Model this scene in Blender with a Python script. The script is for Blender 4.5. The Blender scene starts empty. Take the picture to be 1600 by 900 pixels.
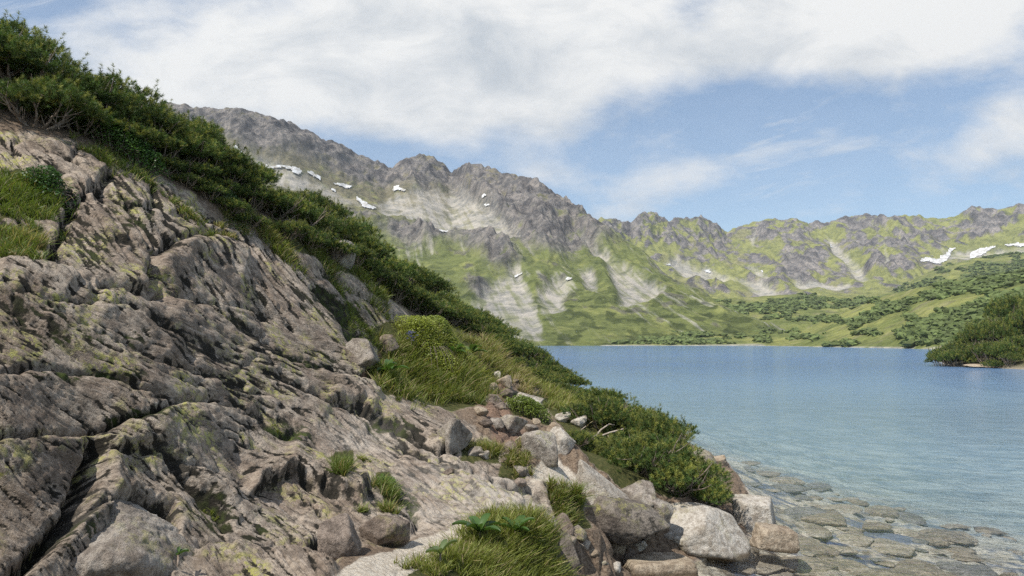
import bpy, math, random
import numpy as np
from mathutils import Vector, Matrix

random.seed(7)
rng = np.random.default_rng(7)
C = bpy.context.scene
COL = C.collection

# ------------------------------------------------------------------ camera, world, sun, exposure
F, CX, CY, HZ, CAMZ = 1200.0, 800.0, 450.0, 533.0, 3.0
PITCH = math.atan((HZ - CY) / F)
cam_d = bpy.data.cameras.new("camera")
cam = bpy.data.objects.new("camera", cam_d)
COL.objects.link(cam)
cam_d.sensor_width = 36.0
cam_d.lens = F / 1600.0 * 36.0
cam_d.clip_start = 0.05
cam_d.clip_end = 20000
cam.location = (0, 0, CAMZ)
cam.rotation_euler = (math.pi / 2 + PITCH, 0, 0)
C.camera = cam

SUN_EL, SUN_AZ = math.radians(56), math.radians(-131)      # azimuth measured from +Y towards +X
C.world = bpy.data.worlds.new("World")
W = C.world
W.use_nodes = True
sun_d = bpy.data.lights.new("sun", 'SUN')
sun_d.energy = 4.0
sun_d.angle = math.radians(0.6)
sun_d.color = (1.0, 0.945, 0.85)
sun = bpy.data.objects.new("sun", sun_d)
COL.objects.link(sun)
sdir = Vector((math.sin(SUN_AZ) * math.cos(SUN_EL), math.cos(SUN_AZ) * math.cos(SUN_EL), math.sin(SUN_EL)))
sun.rotation_euler = sdir.to_track_quat('Z', 'Y').to_euler()
C.view_settings.view_transform = 'Standard'
C.view_settings.look = 'None'
C.view_settings.gamma = 1.0
C.view_settings.exposure = 0.40
C.view_settings.use_curve_mapping = False
C.cycles.use_denoising = False
C.cycles.use_adaptive_sampling = True
C.cycles.max_bounces = 6
C.cycles.diffuse_bounces = 2
C.cycles.glossy_bounces = 2
C.cycles.transmission_bounces = 2
C.cycles.transparent_max_bounces = 8
C.cycles.volume_bounces = 0
C.cycles.caustics_reflective = False
C.cycles.caustics_refractive = False


class NT:
    """tiny helper for node graphs"""
    def __init__(s, nt):
        s.t = nt
        nt.nodes.clear()

    def n(s, typ, **kw):
        nd = s.t.nodes.new(typ)
        for k, v in kw.items():
            setattr(nd, k, v)
        return nd

    def put(s, sock, v):
        if v is None:
            return
        if isinstance(v, bpy.types.NodeSocket):
            s.t.links.new(v, sock)
        else:
            if hasattr(sock, 'default_value'):
                if sock.type == 'RGBA' and len(v) == 3:
                    v = (*v, 1)
                sock.default_value = v

    def m(s, op, a, b=None, c=None, clamp=False):
        nd = s.n('ShaderNodeMath', operation=op, use_clamp=clamp)
        s.put(nd.inputs[0], a); s.put(nd.inputs[1], b); s.put(nd.inputs[2], c)
        return nd.outputs[0]

    def vm(s, op, a, b=None):
        nd = s.n('ShaderNodeVectorMath', operation=op)
        s.put(nd.inputs[0], a); s.put(nd.inputs[1], b)
        return nd.outputs[0]

    def mix(s, f, a, b, mode='MIX'):
        nd = s.n('ShaderNodeMix', data_type='RGBA', blend_type=mode)
        s.put(nd.inputs[0], f); s.put(nd.inputs[6], a); s.put(nd.inputs[7], b)
        return nd.outputs[2]

    def noise(s, vec, scale, detail=4, rough=0.55, dist=0.0, lac=2.0):
        nd = s.n('ShaderNodeTexNoise')
        s.put(nd.inputs['Vector'], vec); nd.inputs['Scale'].default_value = scale
        nd.inputs['Detail'].default_value = detail; nd.inputs['Roughness'].default_value = rough
        nd.inputs['Distortion'].default_value = dist; nd.inputs['Lacunarity'].default_value = lac
        return nd.outputs['Fac']

    def vor(s, vec, scale, feature='F1', out='Distance', rnd=1.0):
        nd = s.n('ShaderNodeTexVoronoi', feature=feature)
        s.put(nd.inputs['Vector'], vec); nd.inputs['Scale'].default_value = scale
        nd.inputs['Randomness'].default_value = rnd
        return nd.outputs[out]

    def ss(s, v, lo, hi, a=0.0, b=1.0):
        nd = s.n('ShaderNodeMapRange', interpolation_type='SMOOTHSTEP')
        s.put(nd.inputs[0], v)
        for i, q in enumerate((lo, hi, a, b)):
            nd.inputs[i + 1].default_value = q
        return nd.outputs[0]

    def attr(s, name, out='Fac'):
        nd = s.n('ShaderNodeAttribute', attribute_name=name)
        return nd.outputs[out]

    def scl(s, vec, v3):
        return s.vm('MULTIPLY', vec, v3)

    def xyz(s, x, y, z):
        nd = s.n('ShaderNodeCombineXYZ')
        s.put(nd.inputs[0], x); s.put(nd.inputs[1], y); s.put(nd.inputs[2], z)
        return nd.outputs[0]


def build_world():
    g = NT(W.node_tree)
    out = g.n('ShaderNodeOutputWorld')
    bg = g.n('ShaderNodeBackground')
    bg.inputs['Strength'].default_value = 0.092
    sky = g.n('ShaderNodeTexSky', sky_type='NISHITA')
    sky.sun_disc = False
    sky.sun_elevation = SUN_EL
    sky.sun_rotation = SUN_AZ
    sky.altitude = 1600
    sky.air_density = 1.0
    sky.dust_density = 0.4
    sky.ozone_density = 1.2
    tc = g.n('ShaderNodeTexCoord')
    d = tc.outputs['Generated']
    sp = g.n('ShaderNodeSeparateXYZ')
    g.put(sp.inputs[0], d)
    ay = g.m('MAXIMUM', g.m('ABSOLUTE', sp.outputs[1]), 0.08)
    u = g.m('DIVIDE', sp.outputs[0], ay)          # tangent of the bearing
    v = g.m('DIVIDE', sp.outputs[2], ay)          # tangent of the elevation
    # large layout of the cloud cover: soft lobes (px, py, rx, ry, tilt deg, amount)
    lobes = [
        (560, 70, 360, 115, 8, 1.05), (800, 60, 260, 110, 10, .75), (760, 150, 150, 90, 0, .4), (1300, 0, 420, 95, -4, 1.25), (980, 20, 200, 70, 0, .5),
        (1480, 60, 220, 60, 5, .8), (1040, 285, 160, 38, -14, .62), (840, 270, 75, 22, -8, .42), (1590, 195, 80, 42, -12, .8),
        (1360, 285, 330, 55, -9, .45), (1250, 215, 330, 28, -12, .30), (520, 165, 230, 50, 10, .40), (190, 80, 230, 90, 14, .55), (330, 150, 160, 40, 18, .3),
        (1500, 330, 300, 35, -6, .40), (800, 250, 120, 60, 14, -.25), (1080, 12, 60, 34, 0, -.75), (250, 20, 120, 50, 0, -.2), (1170, 120, 120, 40, -20, -.25),
        (100, 200, 160, 60, 0, .5)]
    tot = None
    for (px, py, rx, ry, a, amt) in lobes:
        cu, cv = (px - CX) / F, (HZ - py) / F
        ca, sa = math.cos(math.radians(-a)), math.sin(math.radians(-a))
        du = g.m('SUBTRACT', u, cu); dv = g.m('SUBTRACT', v, cv)
        p = g.m('MULTIPLY', g.m('ADD', g.m('MULTIPLY', du, ca), g.m('MULTIPLY', dv, sa)), F / rx)
        q = g.m('MULTIPLY', g.m('SUBTRACT', g.m('MULTIPLY', dv, ca), g.m('MULTIPLY', du, sa)), F / ry)
        e = g.m('MULTIPLY', g.m('EXPONENT', g.m('MULTIPLY', g.m('ADD', g.m('MULTIPLY', p, p), g.m('MULTIPLY', q, q)), -0.8)), amt)
        tot = e if tot is None else g.m('ADD', tot, e)
    high = g.ss(v, 0.55, 0.9, 0.0, 0.55)          # broken cloud overhead, outside the picture
    tot = g.m('ADD', tot, high)
    zz = g.m('ADD', g.m('MAXIMUM', sp.outputs[2], 0.0), 0.16)
    plane = g.xyz(g.m('DIVIDE', sp.outputs[0], zz), g.m('DIVIDE', sp.outputs[1], zz), 0.0)
    flat = g.xyz(u, g.m('MULTIPLY', v, 1.9), 0.0)
    n1 = g.noise(flat, 3.2, 9, 0.58, 0.25)
    n2 = g.noise(plane, 1.9, 8, 0.62, 0.4)
    n3 = g.noise(flat, 11, 7, 0.6, 0.3)
    # streaks of high thin cloud, drawn out along a slant
    rot = g.n('ShaderNodeVectorRotate', rotation_type='Z_AXIS')
    g.put(rot.inputs['Vector'], g.xyz(u, v, 0.0)); rot.inputs['Angle'].default_value = math.radians(-13)
    st = g.noise(g.scl(rot.outputs[0], (1.6, 9.0, 1)), 2.2, 8, 0.6, 0.5)
    nn = g.m('ADD', g.m('MULTIPLY', g.m('SUBTRACT', n1, 0.5), 2.1), g.m('MULTIPLY', g.m('SUBTRACT', n2, 0.5), .9))
    nn = g.m('ADD', nn, g.m('MULTIPLY', g.m('SUBTRACT', n3, 0.5), .8))
    cov = g.ss(g.m('ADD', tot, nn), 0.14, 1.25)
    thin = g.m('MULTIPLY', g.ss(st, 0.47, 0.74), 0.62)
    cov = g.m('MAXIMUM', cov, thin)
    veil = g.ss(v, 0.02, 0.34, 0.26, 0.12)
    cov = g.m('MAXIMUM', cov, veil)
    # tone of the cloud: bright tops, soft grey bellies
    gl = None
    for (px, py, rx, ry, amt) in [(760, 105, 130, 70, .75), (640, 20, 260, 40, .2), (1100, 75, 200, 25, .25), (420, 60, 130, 60, .25), (1450, 75, 150, 20, .15)]:
        du = g.m('MULTIPLY', g.m('SUBTRACT', u, (px - CX) / F), F / rx); dv = g.m('MULTIPLY', g.m('SUBTRACT', v, (HZ - py) / F), F / ry)
        e = g.m('MULTIPLY', g.m('EXPONENT', g.m('MULTIPLY', g.m('ADD', g.m('MULTIPLY', du, du), g.m('MULTIPLY', dv, dv)), -1.0)), amt)
        gl = e if gl is None else g.m('ADD', gl, e)
    n4 = g.noise(g.vm('ADD', flat, (3.1, 1.7, 0.4)), 6.5, 9, 0.62, 0.4)
    grey = g.m('ADD', gl, g.m('MULTIPLY', g.m('SUBTRACT', n4, 0.47), 3.2), clamp=True)
    ccol = g.mix(grey, (8.1, 8.05, 7.85), (5.0, 5.35, 5.7))
    skyc = g.mix(1.0, sky.outputs[0], (1.02, 1.20, 1.24), 'MULTIPLY')
    g.put(bg.inputs['Color'], g.mix(cov, skyc, ccol))
    g.t.links.new(bg.outputs[0], out.inputs[0])


build_world()


# ------------------------------------------------------------------ maths helpers
cp, sp_ = math.cos(PITCH), math.sin(PITCH)


def at(px, py, D):
    """world point seen at photo pixel px,py whose distance ahead (world Y) is D"""
    px = np.asarray(px, float); py = np.asarray(py, float); D = np.asarray(D, float)
    a = (px - CX) / F; b = (CY - py) / F
    dy = cp - b * sp_; dz = sp_ + b * cp
    return np.stack(np.broadcast_arrays(a / dy * D, D, CAMZ + dz / dy * D), -1)


def proj(P):
    x, y, z = P[..., 0], P[..., 1], P[..., 2] - CAMZ
    f = y * cp + z * sp_; up = -y * sp_ + z * cp
    f = np.maximum(f, 1e-3)
    return CX + F * x / f, CY - F * up / f


_perm = np.random.default_rng(11).permutation(256)
_perm = np.concatenate([_perm, _perm, _perm])
_g3 = np.random.default_rng(5).normal(size=(256, 3))
_g3 /= np.linalg.norm(_g3, axis=1)[:, None]


def noise3(x, y, z=0.0, seed=0):
    x, y, z = np.broadcast_arrays(np.asarray(x, float), np.asarray(y, float), np.asarray(z, float) + seed * 17.31)
    xi, yi, zi = np.floor(x).astype(int), np.floor(y).astype(int), np.floor(z).astype(int)
    xf, yf, zf = x - xi, y - yi, z - zi
    u, v, w = [t * t * t * (t * (t * 6 - 15) + 10) for t in (xf, yf, zf)]
    res = 0.0
    for i in (0, 1):
        for j in (0, 1):
            for k in (0, 1):
                h = _perm[_perm[_perm[(xi + i) & 255] + ((yi + j) & 255)] + ((zi + k) & 255)]
                gg = _g3[h]
                dd = gg[..., 0] * (xf - i) + gg[..., 1] * (yf - j) + gg[..., 2] * (zf - k)
                res = res + dd * (u if i else 1 - u) * (v if j else 1 - v) * (w if k else 1 - w)
    return res * 1.6


def fbm(x, y, z=0.0, o=4, seed=0, lac=2.03, gain=0.5):
    s = 0; a = 1.0; tot = 0
    for i in range(o):
        s = s + a * noise3(x, y, z, seed + i); tot += a
        x, y, z = x * lac, y * lac, np.asarray(z) * lac; a *= gain
    return s / tot


def ridged(x, y, z=0.0, o=4, seed=0, lac=2.03, gain=0.5):
    s = 0; a = 1.0; tot = 0
    for i in range(o):
        s = s + a * (1 - 2.2 * np.abs(noise3(x, y, z, seed + i))); tot += a
        x, y, z = x * lac, y * lac, np.asarray(z) * lac; a *= gain
    return s / tot


def voro(x, y, seed=0):
    """F1, F2 and a cell value of a 2D Voronoi pattern"""
    xi, yi = np.floor(x).astype(int), np.floor(y).astype(int)
    f1 = np.full(x.shape, 9.0); f2 = np.full(x.shape, 9.0); cid = np.zeros(x.shape)
    for i in (-1, 0, 1):
        for j in (-1, 0, 1):
            h = _perm[_perm[(xi + i + seed) & 255] + ((yi + j) & 255)]
            ox = _perm[h + 7] / 255.0; oy = _perm[h + 91] / 255.0
            dd = np.hypot(xi + i + ox - x, yi + j + oy - y)
            near = dd < f1
            f2 = np.where(near, f1, np.minimum(f2, dd)); cid = np.where(near, _perm[h + 33] / 255.0, cid); f1 = np.where(near, dd, f1)
    return f1, f2, cid


def sstep(x, a, b):
    t = np.clip((x - a) / (b - a), 0, 1)
    return t * t * (3 - 2 * t)


def poly_sd(px, py, poly):
    """signed distance to a polygon in pixels, negative inside"""
    n = len(poly); inside = np.zeros(px.shape, bool); dm = np.full(px.shape, 1e9)
    for i in range(n):
        x0, y0 = poly[i]; x1, y1 = poly[(i + 1) % n]
        ex, ey = x1 - x0, y1 - y0
        t = np.clip(((px - x0) * ex + (py - y0) * ey) / (ex * ex + ey * ey + 1e-9), 0, 1)
        dm = np.minimum(dm, np.hypot(px - x0 - t * ex, py - y0 - t * ey))
        c = ((y0 > py) != (y1 > py)) & (px < (x1 - x0) * (py - y0) / ((y1 - y0) if y1 != y0 else 1e-9) + x0)
        inside ^= c
    return np.where(inside, -dm, dm)


def line_sd(px, py, line):
    """distance to a polyline, side (+ = below / right of it when drawn left to right) and the position along it"""
    dm = np.full(px.shape, 1e9); side = np.zeros(px.shape); along = np.zeros(px.shape)
    n = len(line) - 1
    for i in range(n):
        x0, y0 = line[i]; x1, y1 = line[i + 1]
        ex, ey = x1 - x0, y1 - y0; L = math.hypot(ex, ey)
        t = np.clip(((px - x0) * ex + (py - y0) * ey) / (L * L), 0, 1)
        dd = np.hypot(px - x0 - t * ex, py - y0 - t * ey)
        sd = ((py - y0) * ex - (px - x0) * ey) / L
        near = dd < dm
        dm = np.where(near, dd, dm); side = np.where(near, sd, side); along = np.where(near, (i + t) / n, along)
    return dm, np.where(side > 0, 1.0, -1.0), along


# ------------------------------------------------------------------ mesh and tagging helpers
def mesh_np(name, V, Fc, mat=None, parent=None, smooth=True, attrs=None):
    """V (n,3); Fc (m,3) or (m,4) integer array"""
    V = np.asarray(V, np.float32); Fc = np.asarray(Fc, np.int32)
    me = bpy.data.meshes.new(name)
    k = Fc.shape[1]
    me.vertices.add(len(V)); me.vertices.foreach_set('co', V.ravel())
    me.loops.add(Fc.size); me.loops.foreach_set('vertex_index', Fc.ravel())
    me.polygons.add(len(Fc))
    me.polygons.foreach_set('loop_start', np.arange(0, Fc.size, k, dtype=np.int32))
    me.polygons.foreach_set('loop_total', np.full(len(Fc), k, np.int32))
    me.update(calc_edges=True)
    me.polygons.foreach_set('use_smooth', np.full(len(Fc), smooth, bool))
    for an, av in (attrs or {}).items():
        av = np.asarray(av, np.float32)
        if av.ndim == 1:
            at_ = me.attributes.new(an, 'FLOAT', 'POINT'); at_.data.foreach_set('value', av)
        elif an == 'gco':
            at_ = me.attributes.new(an, 'FLOAT_VECTOR', 'POINT'); at_.data.foreach_set('vector', av.ravel())
        else:
            if av.shape[1] == 3:
                av = np.concatenate([av, np.ones((len(av), 1), np.float32)], 1)
            at_ = me.attributes.new(an, 'FLOAT_COLOR', 'POINT'); at_.data.foreach_set('color', av.ravel())
    o = bpy.data.objects.new(name, me)
    COL.objects.link(o)
    if mat: me.materials.append(mat)
    if parent: o.parent = parent
    return o


def tag(o, label=None, cat=None, group=None, kind=None):
    for k, v in (('label', label), ('category', cat), ('group', group), ('kind', kind)):
        if v: o[k] = v
    return o


def empty(name, loc=(0, 0, 0)):
    o = bpy.data.objects.new(name, None); COL.objects.link(o); o.location = loc
    return o


def copy_tree(o, parent=None):
    c = o.copy(); COL.objects.link(c); c.parent = parent
    for ch in list(o.children):
        copy_tree(ch, c)
    return c


def gridfaces(nr, nc):
    i = np.arange(nr - 1)[:, None] * nc + np.arange(nc - 1)[None, :]
    return np.stack([i, i + 1, i + nc + 1, i + nc], -1).reshape(-1, 4)


class MB:
    """collects tubes and loose triangles or quads (as quads) into one mesh"""
    def __init__(s):
        s.v = []; s.f = []; s.c = []; s.n = 0

    def add(s, V, Fc, col=None):
        V = np.asarray(V, float); Fc = np.asarray(Fc, int)
        s.v.append(V); s.f.append(Fc + s.n); s.n += len(V)
        if col is not None:
            s.c.append(np.broadcast_to(np.asarray(col, float), (len(V), 3)))

    def tube(s, P, R, sides=6, col=None):
        P = np.asarray(P, float); n = len(P)
        T = np.gradient(P, axis=0); T /= np.linalg.norm(T, axis=1)[:, None] + 1e-9
        ref = np.array([0.31, 0.17, 0.93]); A = np.cross(T, ref); A /= np.linalg.norm(A, axis=1)[:, None] + 1e-9
        B = np.cross(T, A); an = np.linspace(0, 2 * np.pi, sides, endpoint=False)
        V = P[:, None] + (A[:, None] * np.cos(an)[None, :, None] + B[:, None] * np.sin(an)[None, :, None]) * np.asarray(R)[:, None, None]
        f = []
        for i in range(n - 1):
            for j in range(sides):
                k = (j + 1) % sides
                f.append((i * sides + j, i * sides + k, (i + 1) * sides + k, (i + 1) * sides + j))
        s.add(V.reshape(-1, 3), f, col)

    def build(s, name, mat, parent=None, smooth=True):
        V = np.concatenate(s.v); Fc = np.concatenate(s.f)
        at_ = {'tint': np.concatenate(s.c)} if s.c else None
        return mesh_np(name, V, Fc, mat, parent, smooth, at_)


# ------------------------------------------------------------------ materials
def mat_new(name):
    m = bpy.data.materials.new(name); m.use_nodes = True
    return m, NT(m.node_tree)


def principled(g, col, rough=0.85, bump=None, spec=0.3, sss=None):
    out = g.n('ShaderNodeOutputMaterial'); p = g.n('ShaderNodeBsdfPrincipled')
    g.put(p.inputs['Base Color'], col); g.put(p.inputs['Roughness'], rough)
    p.inputs['Specular IOR Level'].default_value = spec
    if bump is not None: g.t.links.new(bump, p.inputs['Normal'])
    g.t.links.new(p.outputs[0], out.inputs[0])
    return p, out


def bumpn(g, h, strength=0.6, dist=0.02, prev=None):
    b = g.n('ShaderNodeBump'); b.inputs['Strength'].default_value = strength; b.inputs['Distance'].default_value = dist
    g.put(b.inputs['Height'], h)
    if prev is not None: g.t.links.new(prev, b.inputs['Normal'])
    return b.outputs[0]


def rock_colour(g, co, base=(.30, .245, .205), pale=(.46, .41, .355), dark=(.115, .095, .08), lich=0.5, blk=0.5, scale=1.0):
    n1 = g.noise(co, 1.3 * scale, 6, .6, .3); n2 = g.noise(co, 9 * scale, 8, .7); n3 = g.noise(co, 45 * scale, 5, .7)
    c = g.mix(g.ss(n1, .38, .62), base, pale)
    c = g.mix(g.ss(n2, .44, .62, .0, .65), c, dark)
    c = g.mix(g.ss(n2, .50, .36, .0, .5), c, pale)
    c = g.mix(g.ss(n3, .46, .66, .0, .55), c, dark)
    # lime lichen in ragged patches
    l1 = g.noise(g.vm('ADD', co, (3.3, 7.1, 1.2)), 2.1 * scale, 3, .5); l2 = g.noise(g.vm('ADD', co, (9.3, 1.1, 4.2)), 16 * scale, 8, .72, .4)
    lf = g.m('MULTIPLY', g.ss(l1, .50, .66), g.ss(l2, .47, .56))
    c = g.mix(g.m('MULTIPLY', lf, lich), c, (.42, .40, .13))
    # black lichen
    b1 = g.noise(g.vm('ADD', co, (5.3, 2.1, 8.2)), 2.6 * scale, 4, .5); b2 = g.noise(g.vm('ADD', co, (1.3, 6.1, 2.2)), 13 * scale, 8, .75, .6)
    bf = g.m('MULTIPLY', g.ss(b1, .46, .64), g.ss(b2, .50, .58))
    c = g.mix(g.m('MULTIPLY', bf, blk), c, (.035, .033, .028))
    sp = g.vor(co, 55 * scale); c = g.mix(g.ss(sp, .22, .08, 0, .45), c, (.60, .56, .50))
    return c, n2, n3


def make_ground_mat():
    m, g = mat_new("hillside ground")
    tc = g.n('ShaderNodeTexCoord'); co = tc.outputs['Object']
    c, n2, n3 = rock_colour(g, co, (.315, .245, .190), (.50, .42, .34), (.135, .103, .080), lich=1.0, blk=.75)
    gc = g.attr('gco', 'Vector')
    s1 = g.noise(g.scl(gc, (1.0, 6.0, 1)), 3.2, 8, .7, .35); s2 = g.noise(g.scl(gc, (1.0, 4.5, 1)), 9.0, 7, .72, .3)
    c = g.mix(g.ss(s1, .54, .66, 0, .7), c, (.085, .068, .052))
    c = g.mix(g.ss(s2, .56, .64, 0, .8), c, (.045, .038, .030))
    c = g.mix(g.ss(s1, .44, .34, 0, .6), c, (.58, .49, .41))
    moss = g.attr('moss'); soil = g.attr('soil'); path = g.attr('path'); turf = g.attr('turf'); bed = g.attr('bed'); red = g.attr('red')
    mn = g.noise(co, 14, 7, .7)
    mf = g.ss(g.m('ADD', moss, g.m('MULTIPLY', g.m('SUBTRACT', mn, .5), 1.5)), .42, .72)
    mossc = g.mix(g.m('MULTIPLY', g.ss(g.noise(co, 9, 4, .6), .40, .60), g.ss(g.attr('green'), .1, .45)), (.028, .024, .018), (.060, .080, .018))
    c = g.mix(mf, c, mossc)
    pale = g.attr('pale')
    c = g.mix(g.m('MULTIPLY', pale, g.ss(n2, .62, .40, .25, .8)), c, (.55, .50, .44))
    sc = g.mix(g.ss(g.noise(co, 30, 6, .75), .38, .62), (.12, .085, .06), (.27, .205, .15))
    c = g.mix(g.ss(g.m('ADD', soil, g.m('MULTIPLY', g.m('SUBTRACT', mn, .5), .8)), .35, .65), c, sc)
    rc = g.mix(g.ss(g.noise(co, 40, 6, .75), .40, .60), (.13, .080, .055), (.30, .205, .15))
    c = g.mix(g.ss(g.m('ADD', red, g.m('MULTIPLY', g.m('SUBTRACT', mn, .5), .8)), .35, .65), c, rc)
    tfc = g.mix(g.ss(g.noise(co, 22, 6, .75), .40, .60), (.050, .060, .018), (.10, .095, .035))
    c = g.mix(g.ss(g.m('ADD', turf, g.m('MULTIPLY', g.m('SUBTRACT', mn, .5), .9)), .35, .65), c, tfc)
    pn = g.noise(co, 26, 7, .75)
    pc = g.mix(g.ss(pn, .36, .62), (.44, .375, .30), (.66, .60, .51))
    pc = g.mix(g.ss(g.noise(co, 85, 4, .7), .60, .68), pc, (.24, .19, .145))
    c = g.mix(g.ss(g.m('ADD', path, g.m('MULTIPLY', g.m('SUBTRACT', mn, .5), .9)), .35, .60), c, pc)
    # lake bed: stones with a tint of their own each, sand further out
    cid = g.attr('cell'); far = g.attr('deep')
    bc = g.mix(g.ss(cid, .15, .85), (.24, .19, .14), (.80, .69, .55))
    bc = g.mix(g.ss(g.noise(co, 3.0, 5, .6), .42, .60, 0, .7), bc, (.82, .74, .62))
    bc = g.mix(g.m('MULTIPLY', g.ss(g.attr('gap'), .22, .0, 0, .9), g.ss(g.noise(co, .9, 4, .6), .40, .58)), bc, (.035, .055, .10))  # underwater shade between the stones, painted dark blue into the bed colour
    bc = g.mix(g.ss(g.noise(g.vm('ADD', co, (4, 9, 0)), .8, 6, .7, .5), .47, .58, 0, .85), bc, (.07, .12, .25))  # blue patches painted into the bed for reflected sky and underwater shade
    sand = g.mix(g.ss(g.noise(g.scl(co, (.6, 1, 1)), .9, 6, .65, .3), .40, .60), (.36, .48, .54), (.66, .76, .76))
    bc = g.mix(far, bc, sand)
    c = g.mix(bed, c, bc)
    h = g.m('ADD', g.m('MULTIPLY', n2, .8), g.m('MULTIPLY', n3, .5))
    h = g.m('ADD', h, g.m('MULTIPLY', g.noise(co, 130, 3, .7), .25))
    h = g.m('SUBTRACT', h, g.m('MULTIPLY', g.m('ADD', s1, s2), 1.0))
    b = bumpn(g, h, .9, .035)
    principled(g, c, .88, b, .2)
    return m


def make_boulder_mat(name, base, pale, dark, lich, blk, scale=1.0, wet=.82):
    m, g = mat_new(name)
    tc = g.n('ShaderNodeTexCoord'); oi = g.n('ShaderNodeObjectInfo')
    co = g.vm('ADD', tc.outputs['Object'], g.xyz(g.m('MULTIPLY', oi.outputs['Random'], 37), g.m('MULTIPLY', oi.outputs['Random'], 11), 0.0))
    c, n2, n3 = rock_colour(g, co, base, pale, dark, lich, blk, scale)
    # dark wet band just over the water line
    geo = g.n('ShaderNodeNewGeometry'); sp = g.n('ShaderNodeSeparateXYZ'); g.put(sp.inputs[0], geo.outputs['Position'])
    wl = g.m('ADD', sp.outputs[2], g.m('MULTIPLY', g.m('SUBTRACT', g.noise(co, 6, 4, .6), .5), .10))
    wf = g.ss(wl, .085, .03)
    c = g.mix(g.m('MULTIPLY', wf, wet), c, (.085, .058, .030))
    r = g.m('SUBTRACT', .88, g.m('MULTIPLY', wf, .5))
    h = g.m('ADD', n2, g.m('MULTIPLY', n3, .45))
    h = g.m('ADD', h, g.m('MULTIPLY', g.noise(co, 120, 3, .7), .3))
    principled(g, c, r, bumpn(g, h, 1.0, .045), .25)
    return m


def leaf_mat(name, mul=1.0, trans=.25, rough=.6, attr='tint', varr=.25):
    m, g = mat_new(name)
    out = g.n('ShaderNodeOutputMaterial')
    oi = g.n('ShaderNodeObjectInfo')
    c = g.attr(attr, 'Color')
    k = g.m('ADD', 1 - varr / 2, g.m('MULTIPLY', oi.outputs['Random'], varr))
    k = g.m('MULTIPLY', k, mul)
    c = g.vm('MULTIPLY', c, g.xyz(k, k, k))
    p = g.n('ShaderNodeBsdfPrincipled'); g.put(p.inputs['Base Color'], c)
    p.inputs['Roughness'].default_value = rough; p.inputs['Specular IOR Level'].default_value = .35
    t = g.n('ShaderNodeBsdfTranslucent'); g.put(t.inputs['Color'], g.mix(1.0, c, (1.2, 1.25, .6), 'MULTIPLY'))
    mx = g.n('ShaderNodeMixShader'); mx.inputs[0].default_value = trans
    g.t.links.new(p.outputs[0], mx.inputs[1]); g.t.links.new(t.outputs[0], mx.inputs[2]); g.t.links.new(mx.outputs[0], out.inputs[0])
    return m


def plain_mat(name, c1, c2, scale=12, rough=.85):
    m, g = mat_new(name)
    tc = g.n('ShaderNodeTexCoord'); n = g.noise(tc.outputs['Object'], scale, 6, .65)
    principled(g, g.mix(g.ss(n, .38, .62), c1, c2), rough, bumpn(g, n, .5, .02), .2)
    return m


def make_far_mat(name, s=1.0, bd=3.0):
    """mountain surface: its albedo pattern lies in the 'tint' attribute, broken up finer here"""
    m, g = mat_new(name)
    tc = g.n('ShaderNodeTexCoord'); co = tc.outputs['Object']
    c = g.attr('tint', 'Color'); rk = g.attr('rocky')
    n1 = g.noise(co, .085 * s, 9, .78, .3); n2 = g.noise(co, .03 * s, 9, .75, .4); n3 = g.noise(g.scl(co, (1, 1, .45)), .16 * s, 8, .8)
    d = g.mix(g.ss(n1, .40, .60, .0, .75), c, g.mix(1.0, c, (.42, .46, .50), 'MULTIPLY'))
    d = g.mix(g.ss(n2, .56, .40, .0, .5), d, g.mix(1.0, c, (1.45, 1.40, 1.35), 'MULTIPLY'))
    v = g.vor(g.vm('ADD', co, (0, 0, 0)), .11 * s)
    d2 = g.mix(g.ss(n3, .44, .60, 0, .8), d, g.mix(1.0, c, (.35, .38, .44), 'MULTIPLY'))
    d = g.mix(rk, d, d2)
    h = g.m('ADD', n1, g.m('MULTIPLY', n3, g.m('ADD', .35, g.m('MULTIPLY', rk, 1.4))))
    principled(g, d, .95, bumpn(g, h, .8, bd), .05)
    return m


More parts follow.
